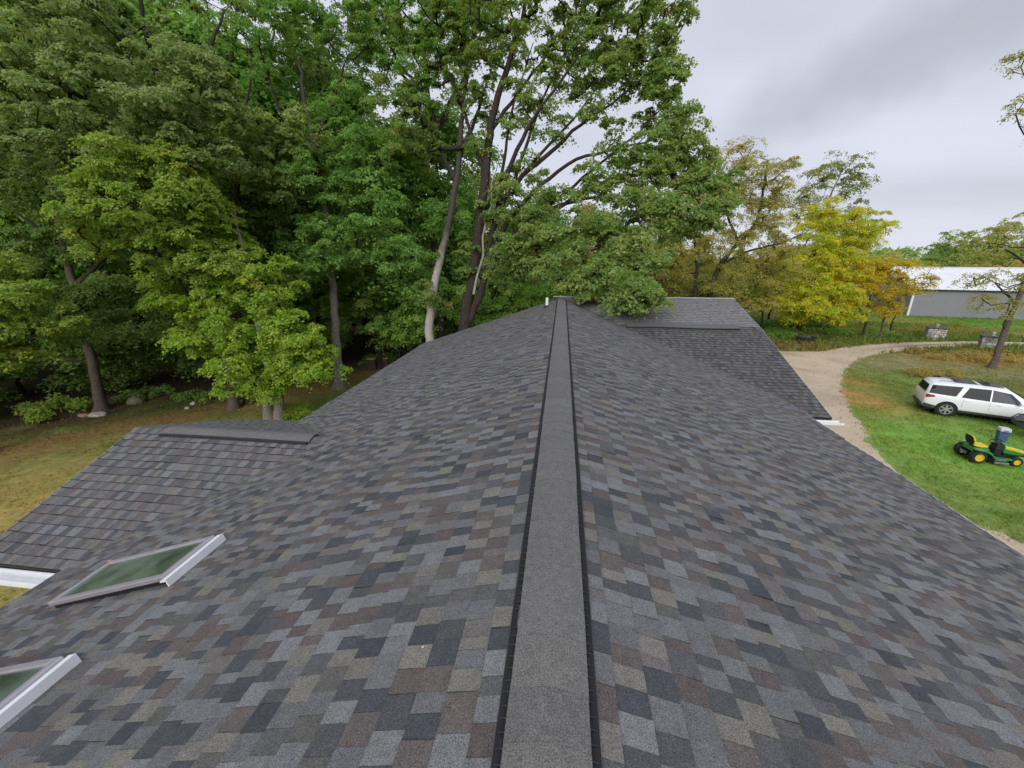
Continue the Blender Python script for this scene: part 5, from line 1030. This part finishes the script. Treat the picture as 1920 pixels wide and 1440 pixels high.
def pillar(x, y, label, seed, dim):
    r = np.random.default_rng(seed); root = empty('stone_pillar', (x, y, 0), label, 'pillar', 'stone gate pillars', rz=r.uniform(-.2, .2) - .6)
    h = 1.15
    core = MB(); core.box(-.66, .66, -.66, .66, -.05, h, tx=.05, ty=.05); core.build('core', M['mortar'], root)
    st = MB(); z = 0.0; pal = [(.46, .45, .43), (.34, .33, .32), (.52, .50, .47), (.26, .24, .22), (.36, .29, .24), (.42, .40, .36)]
    while z < h - .08:
        hh = min(r.uniform(.16, .27), h - z)
        for side in range(4):
            t = -.68
            while t < .62:
                w = min(r.uniform(.18, .42), .68 - t); q = r.uniform(.66, .72); c = pal[r.integers(6)]; st.cur = tuple(v * dim * r.uniform(.85, 1.15) for v in c)
                zz = [z + .015, z + hh - .02]; R = Matrix.Rotation(side * math.pi / 2, 4, 'Z')
                st.box(t + .012, t + w - .012, -q, -.55, zz[0], zz[1], M=R, tx=.02, ty=.02)
                k = len(st.v) - 8
                for m in range(8): st.v[k + m] = tuple(v + r.uniform(-.022, .022) for v in st.v[k + m])
                t += w
        z += hh
    st.build('stones', M['stone'], root, color=True)
    cp = MB(); cp.box(-.78, .78, -.78, .78, h + .005, h + .075); cp.build('cap', M['slab'], root, bevel=.015)
    o = MB(); o.lathe([(.16, h + .077), (.16, h + .11), (.07, h + .14), (.06, h + .18), (.14, h + .25), (.15, h + .31), (.10, h + .38), (.03, h + .42), (.01, h + .46)], 14); o.build('finial', M['ornament'], root, smooth=True)
pillar(38.4, 46.4, 'squat whitish stone pillar with dark cap and finial, beyond the gravel lane', 5, 1.15)
pillar(39.6, 42.0, 'squat tan stone pillar on the near side of the lane, beside the leaning trunk', 6, .72)

# ------------------------------------------------------------------ car
M['paint'] = pmat('white_paint', (.76, .78, .80), .25, noise=.02, coat=.6); M['tint_glass'] = pmat('tinted_glass', (.010, .011, .014), .10, spec=.15, noise=.05)
M['clear_glass'] = pmat('front_side_glass', (.04, .05, .055), .10, spec=.2, noise=.1)
M['rubber'] = pmat('tyre_rubber', (.022, .021, .020), .85, noise=.3); M['alloy'] = pmat('alloy', (.50, .50, .52), .3, .7, noise=.05)
M['cladding'] = pmat('grey_cladding', (.065, .066, .07), .6); M['red_lens'] = pmat('red_lens', (.30, .02, .025), .2, spec=.8, noise=.1); M['chrome'] = pmat('chrome', (.6, .6, .62), .15, .9)
ST = [(-2.40, .80, .50, .95, 1.02, .62), (-2.36, .91, .42, 1.06, 1.18, .68), (-2.26, .955, .36, 1.10, 1.58, .68), (-2.08, .975, .32, 1.10, 1.72, .68), (-1.5, .995, .30, 1.09, 1.775, .70), (-.5, 1.0, .30, 1.07, 1.79, .71), (.3, 1.0, .30, 1.05, 1.765, .70),
      (.75, 1.0, .30, 1.045, 1.69, .67), (1.2, .995, .30, 1.045, 1.42, .66), (1.6, .99, .30, 1.04, 1.17, .70), (1.8, .985, .30, 1.03, 1.12, .78), (2.3, .95, .34, .96, 1.02, .74), (2.5, .88, .40, .84, .90, .68), (2.58, .74, .48, .70, .75, .55)]
def car():
    hd = math.atan2(-.42, .907)
    ca, sa = math.cos(hd), math.sin(hd); lx, ly = -1.45, -.90
    ox = 20.64 - (lx * ca - ly * sa); oy = 22.96 - (lx * sa + ly * ca)
    root = empty('parked_car', (ox, oy, .0), 'white suv parked on the lawn with its nose cut by the right edge', 'car', rz=hd)
    def ring(s):
        x, w, zb, bl, tp, wt = s; gh = tp - bl
        pts = [(.0, zb), (.80 * w, zb), (.965 * w, zb + .06), (w, zb + .28 * (bl - zb)), (w * .998, zb + .68 * (bl - zb)), (.965 * w, bl), (.5 * (.955 * w + wt + .03), bl + .5 * gh), (wt + .035, tp - min(.09, .25 * gh)), (wt - .09, tp - min(.025, .1 * gh)), (0, tp)]
        full = [(x, -y, z) for y, z in pts] + [(x, y, z) for y, z in pts[-2:0:-1]]
        return full
    b = MB(); 
    dense = []
    for s0, s1 in zip(ST[:-1], ST[1:]):
        for k in range(3): dense.append(tuple(a + (c - a) * k / 3 for a, c in zip(s0, s1)))
    dense.append(ST[-1]); b.loft([ring(s) for s in dense])
    b.build('body', M['paint'], root, smooth=True)
    def at(x):
        xs = [s[0] for s in ST]; return [float(np.interp(x, xs, [s[i] for s in ST])) for i in range(1, 6)]
    def sidey(x, z):
        w, zb, bl, tp, wt = at(x); gh = tp - bl; z1 = bl; z2 = bl + .5 * gh; z3 = tp - min(.09, .25 * gh)
        return float(np.interp(z, [zb, zb + .06, zb + .28 * (bl - zb), zb + .68 * (bl - zb), z1, z2, z3], [.93 * w, .965 * w, w, .998 * w, .965 * w, .5 * (.955 * w + wt + .03), wt + .035]))
    def panel(mb, poly_bot, poly_top, side, out=.010, n=10):
        """strip between two x,z polylines with the same number of points"""
        rings = []
        for (xa, za), (xb, zb_) in zip(poly_bot, poly_top):
            r_ = []
            for k in range(4):
                t = k / 3; x = xa + (xb - xa) * t; z = za + (zb_ - za) * t; r_.append((x, side * (sidey(x, z) + out), z))
            inner = [(x, y - side * .03, z) for x, y, z in r_[::-1]]
            rings.append(r_ + inner)
        mb.loft(rings)
    def lin(a, c, n): return [(a[0] + (c[0] - a[0]) * k / n, a[1] + (c[1] - a[1]) * k / n) for k in range(n + 1)]
    for sd in (-1, 1):
        q = MB(); panel(q, lin((-2.27, 1.16), (-1.22, 1.13), 8), lin((-2.16, 1.58), (-1.00, 1.64), 8), sd); q.build('side_window', M['tint_glass'], root)
        q = MB(); panel(q, lin((-1.02, 1.12), (.02, 1.09), 8), lin((-.78, 1.64), (.02, 1.655), 8), sd); q.build('side_window', M['tint_glass'], root)
        q = MB(); panel(q, lin((.08, 1.09), (1.22, 1.085), 9), lin((.08, 1.655), (.60, 1.61), 6)[:0] + lin((.08, 1.655), (.74, 1.55), 9), sd); q.build('side_window', M['clear_glass'], root)
        q = MB(); panel(q, lin((-2.36, .37), (-1.9, .325), 4), lin((-2.36, .60), (-1.9, .52), 4), sd, .014); panel(q, lin((-1.0, .31), (1.12, .31), 10), lin((-1.0, .44), (1.12, .44), 10), sd, .012)
        q.build('cladding', M['cladding'], root)
        q = MB(); panel(q, lin((-2.37, .90), (-1.98, .99), 5), lin((-2.34, 1.10), (-2.06, 1.09), 5), sd, .016); tl_ = q.build('tail_light', M['red_lens'], root)
        q = MB(); panel(q, lin((2.2, .72), (2.5, .66), 4), lin((2.1, .9), (2.46, .82), 4), sd, .012); q.build('headlight', M['clear_glass'], root)
        for xd in (-.85, .28):
            q = MB(); q.box(xd, xd + .19, sd * 1.0 - .012, sd * 1.0 + .028, .955, .985); q.build('door_handle', M['paint'], root, bevel=.008)
        q = MB()
        for xd in (-.93, .05, 1.16): panel(q, [(xd, .46), (xd + .008, .46)], [(xd, 1.07), (xd + .008, 1.07)], sd, .004)
        q.build('door_seam', M['dark_gap'], root)
        q = MB(); q.loft([[(1.02, sd * .95, 1.10), (1.10, sd * .95, 1.10), (1.10, sd * .95, 1.16), (1.02, sd * .95, 1.16)], [(.98, sd * 1.06, 1.06), (1.14, sd * 1.06, 1.08), (1.12, sd * 1.06, 1.24), (.99, sd * 1.06, 1.25)], [(1.0, sd * 1.20, 1.09), (1.10, sd * 1.20, 1.11), (1.09, sd * 1.20, 1.22), (1.0, sd * 1.20, 1.23)]]); q.build('mirror', M['paint'], root, bevel=.015)
        q = MB(); q.tube([(-1.95, sd * .60, 1.765), (-1.85, sd * .60, 1.83), (-.7, sd * .61, 1.855), (.35, sd * .60, 1.83), (.45, sd * .60, 1.77)], .014, 8); q.build('roof_rail', M['cladding'], root)
        for xw in (-1.45, 1.57):
            R = Matrix.Translation((xw, 0, .385)) @ Matrix.Rotation(math.pi / 2 * -sd, 4, 'X')
            q = MB(); q.lathe([(.445, .90), (.445, 1.004), (.40, 1.006)], 32, R); q.build('wheel_arch', M['dark_gap'], root)
            q = MB(); q.lathe([(.25, .80), (.36, .80), (.385, .83), (.388, .90), (.383, .985), (.36, 1.016), (.27, 1.020), (.262, 1.0), (.255,.99)], 36, R); ty = q.build('wheel', M['rubber'], root, smooth=False)
            q = MB(); q.lathe([(.262, 1.000), (.262, 1.019), (.235, 1.017), (.232, 1.000)], 36, R, caps=False); q.lathe([(.07, 1.002), (.07, 1.026), (.03, 1.030)], 16, R)
            for s in range(6):
                Rs = R @ Matrix.Rotation(s * math.pi / 3, 4, 'Z'); q.box(-.045, .045, .05, .25, 1.007, 1.022, M=Rs, tx=.012)
            q.build('rim', M['alloy'], ty)
            q = MB(); q.lathe([(.232, .995), (.232, 1.003)], 30, R); q.build('brake_shade', M['dark_gap'], ty)
    q = MB(); q.loft([[(1.18, -.60, 1.445), (1.18, .60, 1.445), (1.17, .60, 1.42), (1.17, -.60, 1.42)], [(.77, -.56, 1.698), (.77, .56, 1.698), (.76, .56, 1.68), (.76, -.56, 1.68)]])
    q.add([(1.58, -.66, 1.20), (1.58, .66, 1.20), (.78, .56, 1.70), (.78, -.56, 1.70), (1.56, -.66, 1.18), (1.56, .66, 1.18), (.76, .56, 1.68), (.76, -.56, 1.68)], [(0, 1, 2, 3), (7, 6, 5, 4), (0, 4, 5, 1), (1, 5, 6, 2), (2, 6, 7, 3), (3, 7, 4, 0)]); q.build('windshield', M['tint_glass'], root)
    q = MB(); q.box(-.25, .50, -.42, .42, 1.775, 1.796); q.box(-1.25, -.42, -.42, .42, 1.782, 1.80); q.build('sunroof', M['tint_glass'], root, bevel=.01)
    q = MB(); q.tube([(-1.3, -.6, 1.85), (-1.3, .6, 1.85)], .016, 6); q.tube([(-.1, -.6, 1.86), (-.1, .6, 1.86)], .016, 6); q.build('cross_bar', M['black'], root)
    q = MB(); q.add([(-2.375, -.66, 1.18), (-2.375, .66, 1.18), (-2.27, .60, 1.55), (-2.27, -.60, 1.55), (-2.34, -.66, 1.18), (-2.34, .66, 1.18), (-2.24, .60, 1.55), (-2.24, -.60, 1.55)], [(3, 2, 1, 0), (4, 5, 6, 7), (0, 1, 5, 4), (1, 2, 6, 5), (2, 3, 7, 6), (3, 0, 4, 7)]); q.build('rear_window', M['tint_glass'], root)
    q = MB(); q.box(-2.30, 2.2, -.80, .80, .20, .31); q.build('underbody', M['dark_gap'], root)
    q = MB(); q.box(-2.43, -2.32, -.72, .72, .36, .56); q.build('rear_valance', M['cladding'], root, bevel=.02)
car()

# ------------------------------------------------------------------ lawn tractor
M['green_paint'] = pmat('green_paint', (.022, .21, .045), .35, noise=.08, coat=.3); M['yellow'] = pmat('yellow_plastic', (.62, .46, .02), .45, noise=.08)
M['steel'] = pmat('worn_steel', (.28, .27, .27), .5, .5, noise=.3)
def mower():
    hd = -.13; ca, sa = math.cos(hd), math.sin(hd); lx, ly = -.55, -.40
    ox = 17.34 - (lx * ca - ly * sa); oy = 17.30 - (lx * sa + ly * ca)
    root = empty('riding_mower', (ox, oy, 0), 'green riding mower with yellow seat and wheel hubs on the lawn', 'mower', rz=hd)
    def wheel(x, y, r_, w):
        sd = 1 if y > 0 else -1; R = Matrix.Translation((x, y, r_)) @ Matrix.Rotation(-math.pi / 2 * sd, 4, 'X'); h = w / 2
        q = MB(); q.lathe([(r_ * .5, -h), (r_ * .88, -h), (r_, -h * .6), (r_ * 1.01, 0), (r_, h * .6), (r_ * .88, h), (r_ * .6, h * .98), (r_ * .56, h * .7)], 28, R, caps=False)
        for k in range(22):      # tread lugs
            q.box(-.012, .012, r_ * .97, r_ * 1.03, -h * .7, h * .7, M=R @ Matrix.Rotation(k * 2 * math.pi / 22, 4, 'Z'))
        t = q.build('wheel', M['rubber'], root)
        q = MB(); q.lathe([(r_ * .57, h * .68), (r_ * .57, h * .96), (r_ * .50, h * .92), (r_ * .44, h * .45), (r_ * .16, h * .42), (r_ * .14, h * .72), (.01, h * .74)], 24, R); q.build('hub', M['yellow'], t)
    for sd in (-1, 1): wheel(-.55, sd * .40, .27, .24); wheel(.74, sd * .38, .195, .16)
    # fender deck: arched over the rear wheels, stepping down to the foot rests
    for sd in (-1, 1):
        q = MB(); rings = []
        for x, z, wi, th in [(-.74, .60, .16, .03), (-.70, .63, .19, .04), (-.60, .64, .22, .07), (-.40, .62, .22, .08), (-.20, .54, .21, .10), (-.08, .40, .18, .08), (.02, .32, .17, .06), (.25, .30, .17, .05), (.55, .30, .15, .05), (.62, .32, .10, .04)]:
            y0, y1 = sd * .30, sd * (.30 + wi); rings.append([(x, y0, z - th), (x, y0, z), (x, y1, z - .015), (x, y1 + sd * .012, z - th)])
        q.loft(rings); q.build('fender', M['green_paint'], root, bevel=.01)
    q = MB(); q.box(-.72, -.12, -.30, .30, .44, .60, tx=.04, ty=.01); q.build('seat_deck', M['green_paint'], root, bevel=.02)
    q = MB(); q.box(-.80, .90, -.20, .20, .22, .36); q.box(-.62, -.40, -.36, .36, .24, .30); q.box(.70, .78, -.34, .34, .17, .22); q.build('chassis', M['black'], root)
    # seat
    q = MB(); q.loft([[(-.66, -.22, .66), (-.66, .22, .66), (-.66, .22, .72), (-.66, -.22, .72)], [(-.42, -.25, .62), (-.42, .25, .62), (-.42, .25, .70), (-.42, -.25, .70)], [(-.16, -.20, .62), (-.16, .20, .62), (-.16, .20, .70), (-.16, -.20, .70)]]); s_ = q.build('seat', M['yellow'], root, bevel=.025)
    def back(off, th, sc):
        rings = []
        for x, z, w in [(-.66, .70, .16), (-.68, .78, .22), (-.71, .90, .235), (-.745, 1.02, .20), (-.76, 1.07, .11)]:
            rings.append([(x + off, -w * sc, z), (x + off - .01, 0, z), (x + off, w * sc, z), (x + off + th, w * sc, z), (x + off + th - .015, 0, z), (x + off + th, -w * sc, z)])
        return rings
    q = MB(); q.loft(back(.0, .05, 1.0)); q.build('backrest', M['yellow'], s_, bevel=.012)
    q = MB(); q.loft(back(-.035, .034, .93)); q.build('backrest_shell', M['black'], s_)
    q = MB(); q.box(-.60, -.30, -.14, .14, .575, .625); q.build('seat_bracket', M['black'], s_)
    # dash, wheel, hood
    q = MB(); q.loft([[(.10, -.17, .34), (.10, .17, .34), (.34, .19, .34), (.34, -.19, .34)], [(.12, -.17, .60), (.12, .17, .60), (.36, .20, .60), (.36, -.20, .60)], [(.16, -.14, .80), (.16, .14, .80), (.38, .18, .76), (.38, -.18, .76)]]); d = q.build('dash_tower', M['black'], root, bevel=.015)
    q = MB(); q.tube([(.24, 0, .78), (.15, 0, .88)], .02, 8); cen = Vector((.145, 0, .885)); n = Vector((-.35, 0, .94)).normalized(); ax = Vector((0, 1, 0)); ay = n.cross(ax)
    pts = [cen + (ax * math.cos(t * math.pi / 12) + ay * math.sin(t * math.pi / 12)) * .17 for t in range(25)]; q.tube(pts, .015, 6, caps=False)
    for k in range(3): q.tube([cen, cen + (ax * math.cos(k * 2.09) + ay * math.sin(k * 2.09)) * .17], .012, 5)
    q.build('steering_wheel', M['black'], root)
    hood = [(.36, .215, .48, .83), (.55, .225, .44, .80), (.80, .225, .42, .73), (1.0, .21, .41, .66), (1.10, .17, .44, .60), (1.13, .10, .48, .56)]
    q = MB(); rings = []
    for x, w, z0, z1 in hood: m = z1 - (z1 - z0) * .28; rings.append([(x, -w, z0), (x, -w * 1.02, m), (x, -w * .62, z1 - .01), (x, 0, z1), (x, w * .62, z1 - .01), (x, w * 1.02, m), (x, w, z0)])
    q.loft(rings); hd_ = q.build('hood', M['green_paint'], root, bevel=.012)
    for sd in (-1, 1):
        q = MB(); rings = []
        for x, w, z0, z1, t0, t1 in [(.38, .215, .48, .83, .02, .30), (.60, .225, .435, .79, .05, .26), (.84, .224, .42, .72, .09, .22), (1.02, .205, .41, .65, .12, .18)]:
            m = z1 - (z1 - z0) * .28; ya = lambda z: sd * (w * 1.02 + .006)
            rings.append([(x, ya(0), m - .08 * (1 - t0)), (x, ya(0), m + .0), (x, sd * (w * .86), m + (z1 - m) * .42), (x, sd * (w * .80), m + (z1 - m) * .38), (x, sd * w * .95, m - .07)])
        q.loft(rings); q.build('side_stripe', M['yellow'], hd_)
        q = MB(); q.box(.97, 1.07, sd * .205 - .02, sd * .205 + .02, .50, .56); q.build('headlight', M['alloy'], hd_, bevel=.01)
    q = MB(); q.box(1.02, 1.16, -.16, .16, .34, .44); q.box(.40, .95, -.21, .21, .36, .47); q.build('front_grille', M['black'], root, bevel=.01)
    # cutting deck
    q = MB(); rings = []
    for z, g in [(.09, .0), (.16, .0), (.20, -.04)]: rings.append([((.16 + (.33 + g) * math.cos(t * math.pi / 10)), (.52 + g) * math.sin(t * math.pi / 10), z) for t in range(20)])
    q.loft(rings); q.build('cutting_deck', M['black'], root)
    q = MB(); q.box(-.05, .42, -.56, -.50, .10, .17); q.box(-.02, .36, -.50, -.30, .215, .24); q.build('deck_guard', M['steel'], root, bevel=.008)
    q = MB(); q.box(-.88, -.78, -.05, .05, .24, .27); q.box(-.82, -.78, -.15, .15, .27, .36); q.build('rear_hitch', M['steel'], root, bevel=.008)
mower()

# ------------------------------------------------------------------ blue cooler bin
M['blue'] = pmat('blue_plastic', (.055, .10, .20), .5, noise=.1); M['lid_white'] = pmat('white_plastic', (.50, .52, .54), .45, noise=.06)
def cooler():
    root = empty('cooler', (20.42, 19.72, 0), 'blue cooler bin with a thick white lid standing behind the mower', 'cooler', rz=-.35)
    q = MB(); q.loft([[(-.16, -.15, 0), (.16, -.15, 0), (.16, .15, 0), (-.16, .15, 0)], [(-.19, -.18, .55), (.19, -.18, .55), (.19, .18, .55), (-.19, .18, .55)]]); q.build('tub', M['blue'], root, bevel=.025)
    q = MB(); q.box(-.215, .215, -.205, .205, .555, .72, tx=.02, ty=.02); q.build('lid', M['lid_white'], root, bevel=.03)
    root.scale = (.88, .88, .95)
    q = MB(); q.tube([(-.09, -.215, .54), (-.09, -.25, .54), (.09, -.25, .54), (.09, -.215, .54)], .012, 6); q.box(-.09, .09, -.2095, -.202, .59, .62); q.build('handle', M['black'], root)
cooler()

# ------------------------------------------------------------------ grey trailer at the right edge
def trailer():
    hd = -.5; root = empty('utility_trailer', (22.75, 19.95, 0), 'dark grey trailer nose with a red strip, at the right edge before the white car', 'trailer', rz=hd)
    q = MB(); q.loft([[(-1.35, -.25, .62), (-1.35, .25, .62), (-1.35, .30, .80), (-1.35, -.30, .80)], [(-1.05, -.55, .48), (-1.05, .55, .48), (-1.05, .62, .92), (-1.05, -.62, .92)], [(1.3, -.60, .45), (1.3, .60, .45), (1.3, .66, .98), (1.3, -.66, .98)]]); q.build('tub', M['cladding'], root, bevel=.03)
    q = MB(); q.tube([(-1.10, -.64, .93), (1.3, -.68, .99), (1.3, .68, .99), (-1.10, .64, .93), (-1.36, .28, .82), (-1.36, -.28, .82), (-1.10, -.64, .93)], .03, 6, caps=False); q.build('rim_rail', M['black'], root)
    q = MB(); q.add([(-1.20, -.52, .86), (-.55, -.665, .93), (-.55, -.675, .88), (-1.20, -.53, .82), (-1.20, -.50, .86), (-.55, -.64, .93), (-.55, -.65, .88), (-1.20, -.51, .82)], [(0, 1, 2, 3), (7, 6, 5, 4), (0, 4, 5, 1), (1, 5, 6, 2), (2, 6, 7, 3), (3, 7, 4, 0)]); q.build('marker_strip', M['red_lens'], root)
    q = MB(); q.tube([(1.25, 0, .55), (2.2, 0, .42)], .035, 8); q.tube([(2.1, 0, .42), (2.1, 0, .03)], .022, 8); q.build('tongue', M['black'], root)
    for sd in (-1, 1):
        R = Matrix.Translation((-.1, sd * .76, .26)) @ Matrix.Rotation(-math.pi / 2 * sd, 4, 'X')
        q = MB(); q.lathe([(.12, -.08), (.23, -.08), (.26, -.05), (.26, .05), (.23, .08), (.14, .078), (.13, .05)], 24, R); w = q.build('wheel', M['rubber'], root)
        q = MB(); q.lathe([(.13, .05), (.13, .072), (.05, .05), (.045, .08), (.01, .082)], 16, R); q.build('rim', M['lid_white'], w)
trailer()

# ------------------------------------------------------------------ black trough by the drive
M['black_tub'] = pmat('black_tub', (.020, .021, .023), .35, spec=.6, noise=.3)
def trough():
    root = empty('water_trough', (24.1, 42.7, 0), 'black plastic trough lying in the grass where the gravel begins', 'trough', rz=-.15)
    def ell(a, b_, z, n=28): return [(a * math.copysign(abs(math.cos(t)) ** .7, math.cos(t)), b_ * math.copysign(abs(math.sin(t)) ** .7, math.sin(t)), z) for t in [2 * math.pi * k / n for k in range(n)]]
    q = MB(); q.loft([ell(.70, .42, .0), ell(.78, .48, .52), ell(.84, .55, .54), ell(.84, .55, .60), ell(.76, .47, .60), ell(.68, .40, .08)]); t = q.build('tub', M['black_tub'], root)
    q = MB(); q.tube([(-.93, -.2, .36), (-1.0, -.15, .38), (-1.0, .15, .38), (-.93, .2, .36)], .02, 6); q.build('handle', M['black_tub'], root)
trough()

# ------------------------------------------------------------------ things at the wood edge
M['stump'] = pmat('brown_stump', (.075, .042, .030), .9, noise=.4, nscale=14, bump=.6); M['cut'] = pmat('cut_wood', (.42, .33, .24), .85, noise=.2, nscale=10)
def stump(x, y, r_, h, label, seed):
    rr = random.Random(seed); root = empty('tree_stump', (x, y, 0), label, 'stump')
    w = [1 + .12 * math.sin(3 * t * .31 + seed) + rr.uniform(-.04, .04) for t in range(20)]
    q = MB(); q.loft([[(r_ * k * w[t] * math.cos(t * math.pi / 10), r_ * k * w[t] * math.sin(t * math.pi / 10), z) for t in range(20)] for k, z in [(1.25, -.05), (1.05, .12), (1.0, h * .5), (.98, h)]]); q.build('bark', M['stump'], root)
    q = MB(); q.loft([[(r_ * k * w[t] * math.cos(t * math.pi / 10), r_ * k * w[t] * math.sin(t * math.pi / 10), z) for t in range(20)] for k, z in [(.90, h + .002), (.88, h + .012)]]); q.build('cut_face', M['cut'], root)
stump(-14.1, 28.2, .33, .8, 'wider left stump of the two dark stumps near the roof edge', 3)
stump(-13.0, 28.3, .24, .85, 'slimmer right stump of the two, closest to the roof edge', 4)
def wheelbarrow():
    root = empty('wheelbarrow', (-13.2, 31.4, 0), 'dark green wheelbarrow with black wheel parked by the stumps', 'wheelbarrow', rz=-.3)
    M['dk_green'] = pmat('dark_green_tray', (.035, .075, .05), .5)
    q = MB(); q.loft([[(-.30, -.22, .34), (.34, -.20, .34), (.34, .20, .34), (-.30, .22, .34)], [(-.52, -.36, .66), (.62, -.33, .70), (.62, .33, .70), (-.52, .36, .66)], [(-.49, -.33, .66), (.59, -.30, .70), (.59, .30, .70), (-.49, .33, .66)], [(-.28, -.20, .37), (.32, -.18, .37), (.32, .18, .37), (-.28, .20, .37)]]); q.build('tray', M['dk_green'], root)
    for sd in (-1, 1):
        q = MB(); q.tube([(.80, sd * .06, .20), (.2, sd * .18, .32), (-.5, sd * .28, .40), (-1.1, sd * .30, .58)], .02, 6); q.build('handle', M['cut'], root)
        q = MB(); q.tube([(-.25, sd * .25, .36), (-.38, sd * .26, .0), (-.15, sd * .25, .0), (-.05, sd * .22, .34)], .015, 6); q.build('leg', M['black'], root)
    R = Matrix.Translation((.78, 0, .2)) @ Matrix.Rotation(math.pi / 2, 4, 'X'); q = MB(); q.lathe([(.10, -.04), (.17, -.05), (.20, 0), (.17, .05), (.10, .04)], 20, R); q.build('wheel', M['rubber'], root)
wheelbarrow()
M['rock_pale'] = pmat('pale_rock', (.42, .36, .32), .9, noise=.3, nscale=5, bump=.5, bscale=12); M['rock_grey'] = pmat('mossy_rock', (.12, .12, .075), .9, noise=.3, nscale=4, bump=.5, bscale=10); M['rock_rust'] = pmat('rusty_rock', (.30, .17, .11), .9, noise=.3, nscale=5)
def rock(x, y, sx, sy, sz, mat, label, seed):
    import bmesh
    bm = bmesh.new(); bmesh.ops.create_icosphere(bm, subdivisions=3, radius=1); rr = random.Random(seed); ph = [rr.uniform(0, 6) for _ in range(6)]
    for v in bm.verts:
        p = v.co; k = 1 + .16 * math.sin(2.3 * p.x + ph[0]) * math.sin(2.9 * p.y + ph[1]) + .10 * math.sin(5 * p.z + ph[2] + 3 * p.x) + .05 * math.sin(9 * p.y + ph[3])
        v.co = Vector((p.x * sx, p.y * sy, max(-.3, p.z) * sz)) * k
    me = bpy.data.meshes.new('rock'); bm.to_mesh(me); bm.free(); o = link('rock', me, mat); o.location = (x, y, .02); tag(o, label, 'rock')
rock(-24.6, 17.5, .42, .25, .16, M['rock_pale'], 'flat pale rock at the foot of the leaning brown trunk', 1)
rock(-25.25, 17.35, .26, .2, .13, M['rock_rust'], 'small rusty orange rock touching the flat pale rock', 2)
rock(-24.6, 19.6, .5, .35, .34, M['rock_grey'], 'rounded mossy grey rock right of the leaning trunk', 3)
rock(-21.0, 19.7, .16, .12, .12, M['rock_pale'], 'small white stone on the shaded lawn, nearer the wood', 4)
rock(-20.7, 19.0, .13, .10, .10, M['rock_pale'], 'smaller white stone on the lawn, nearer the roof', 5)
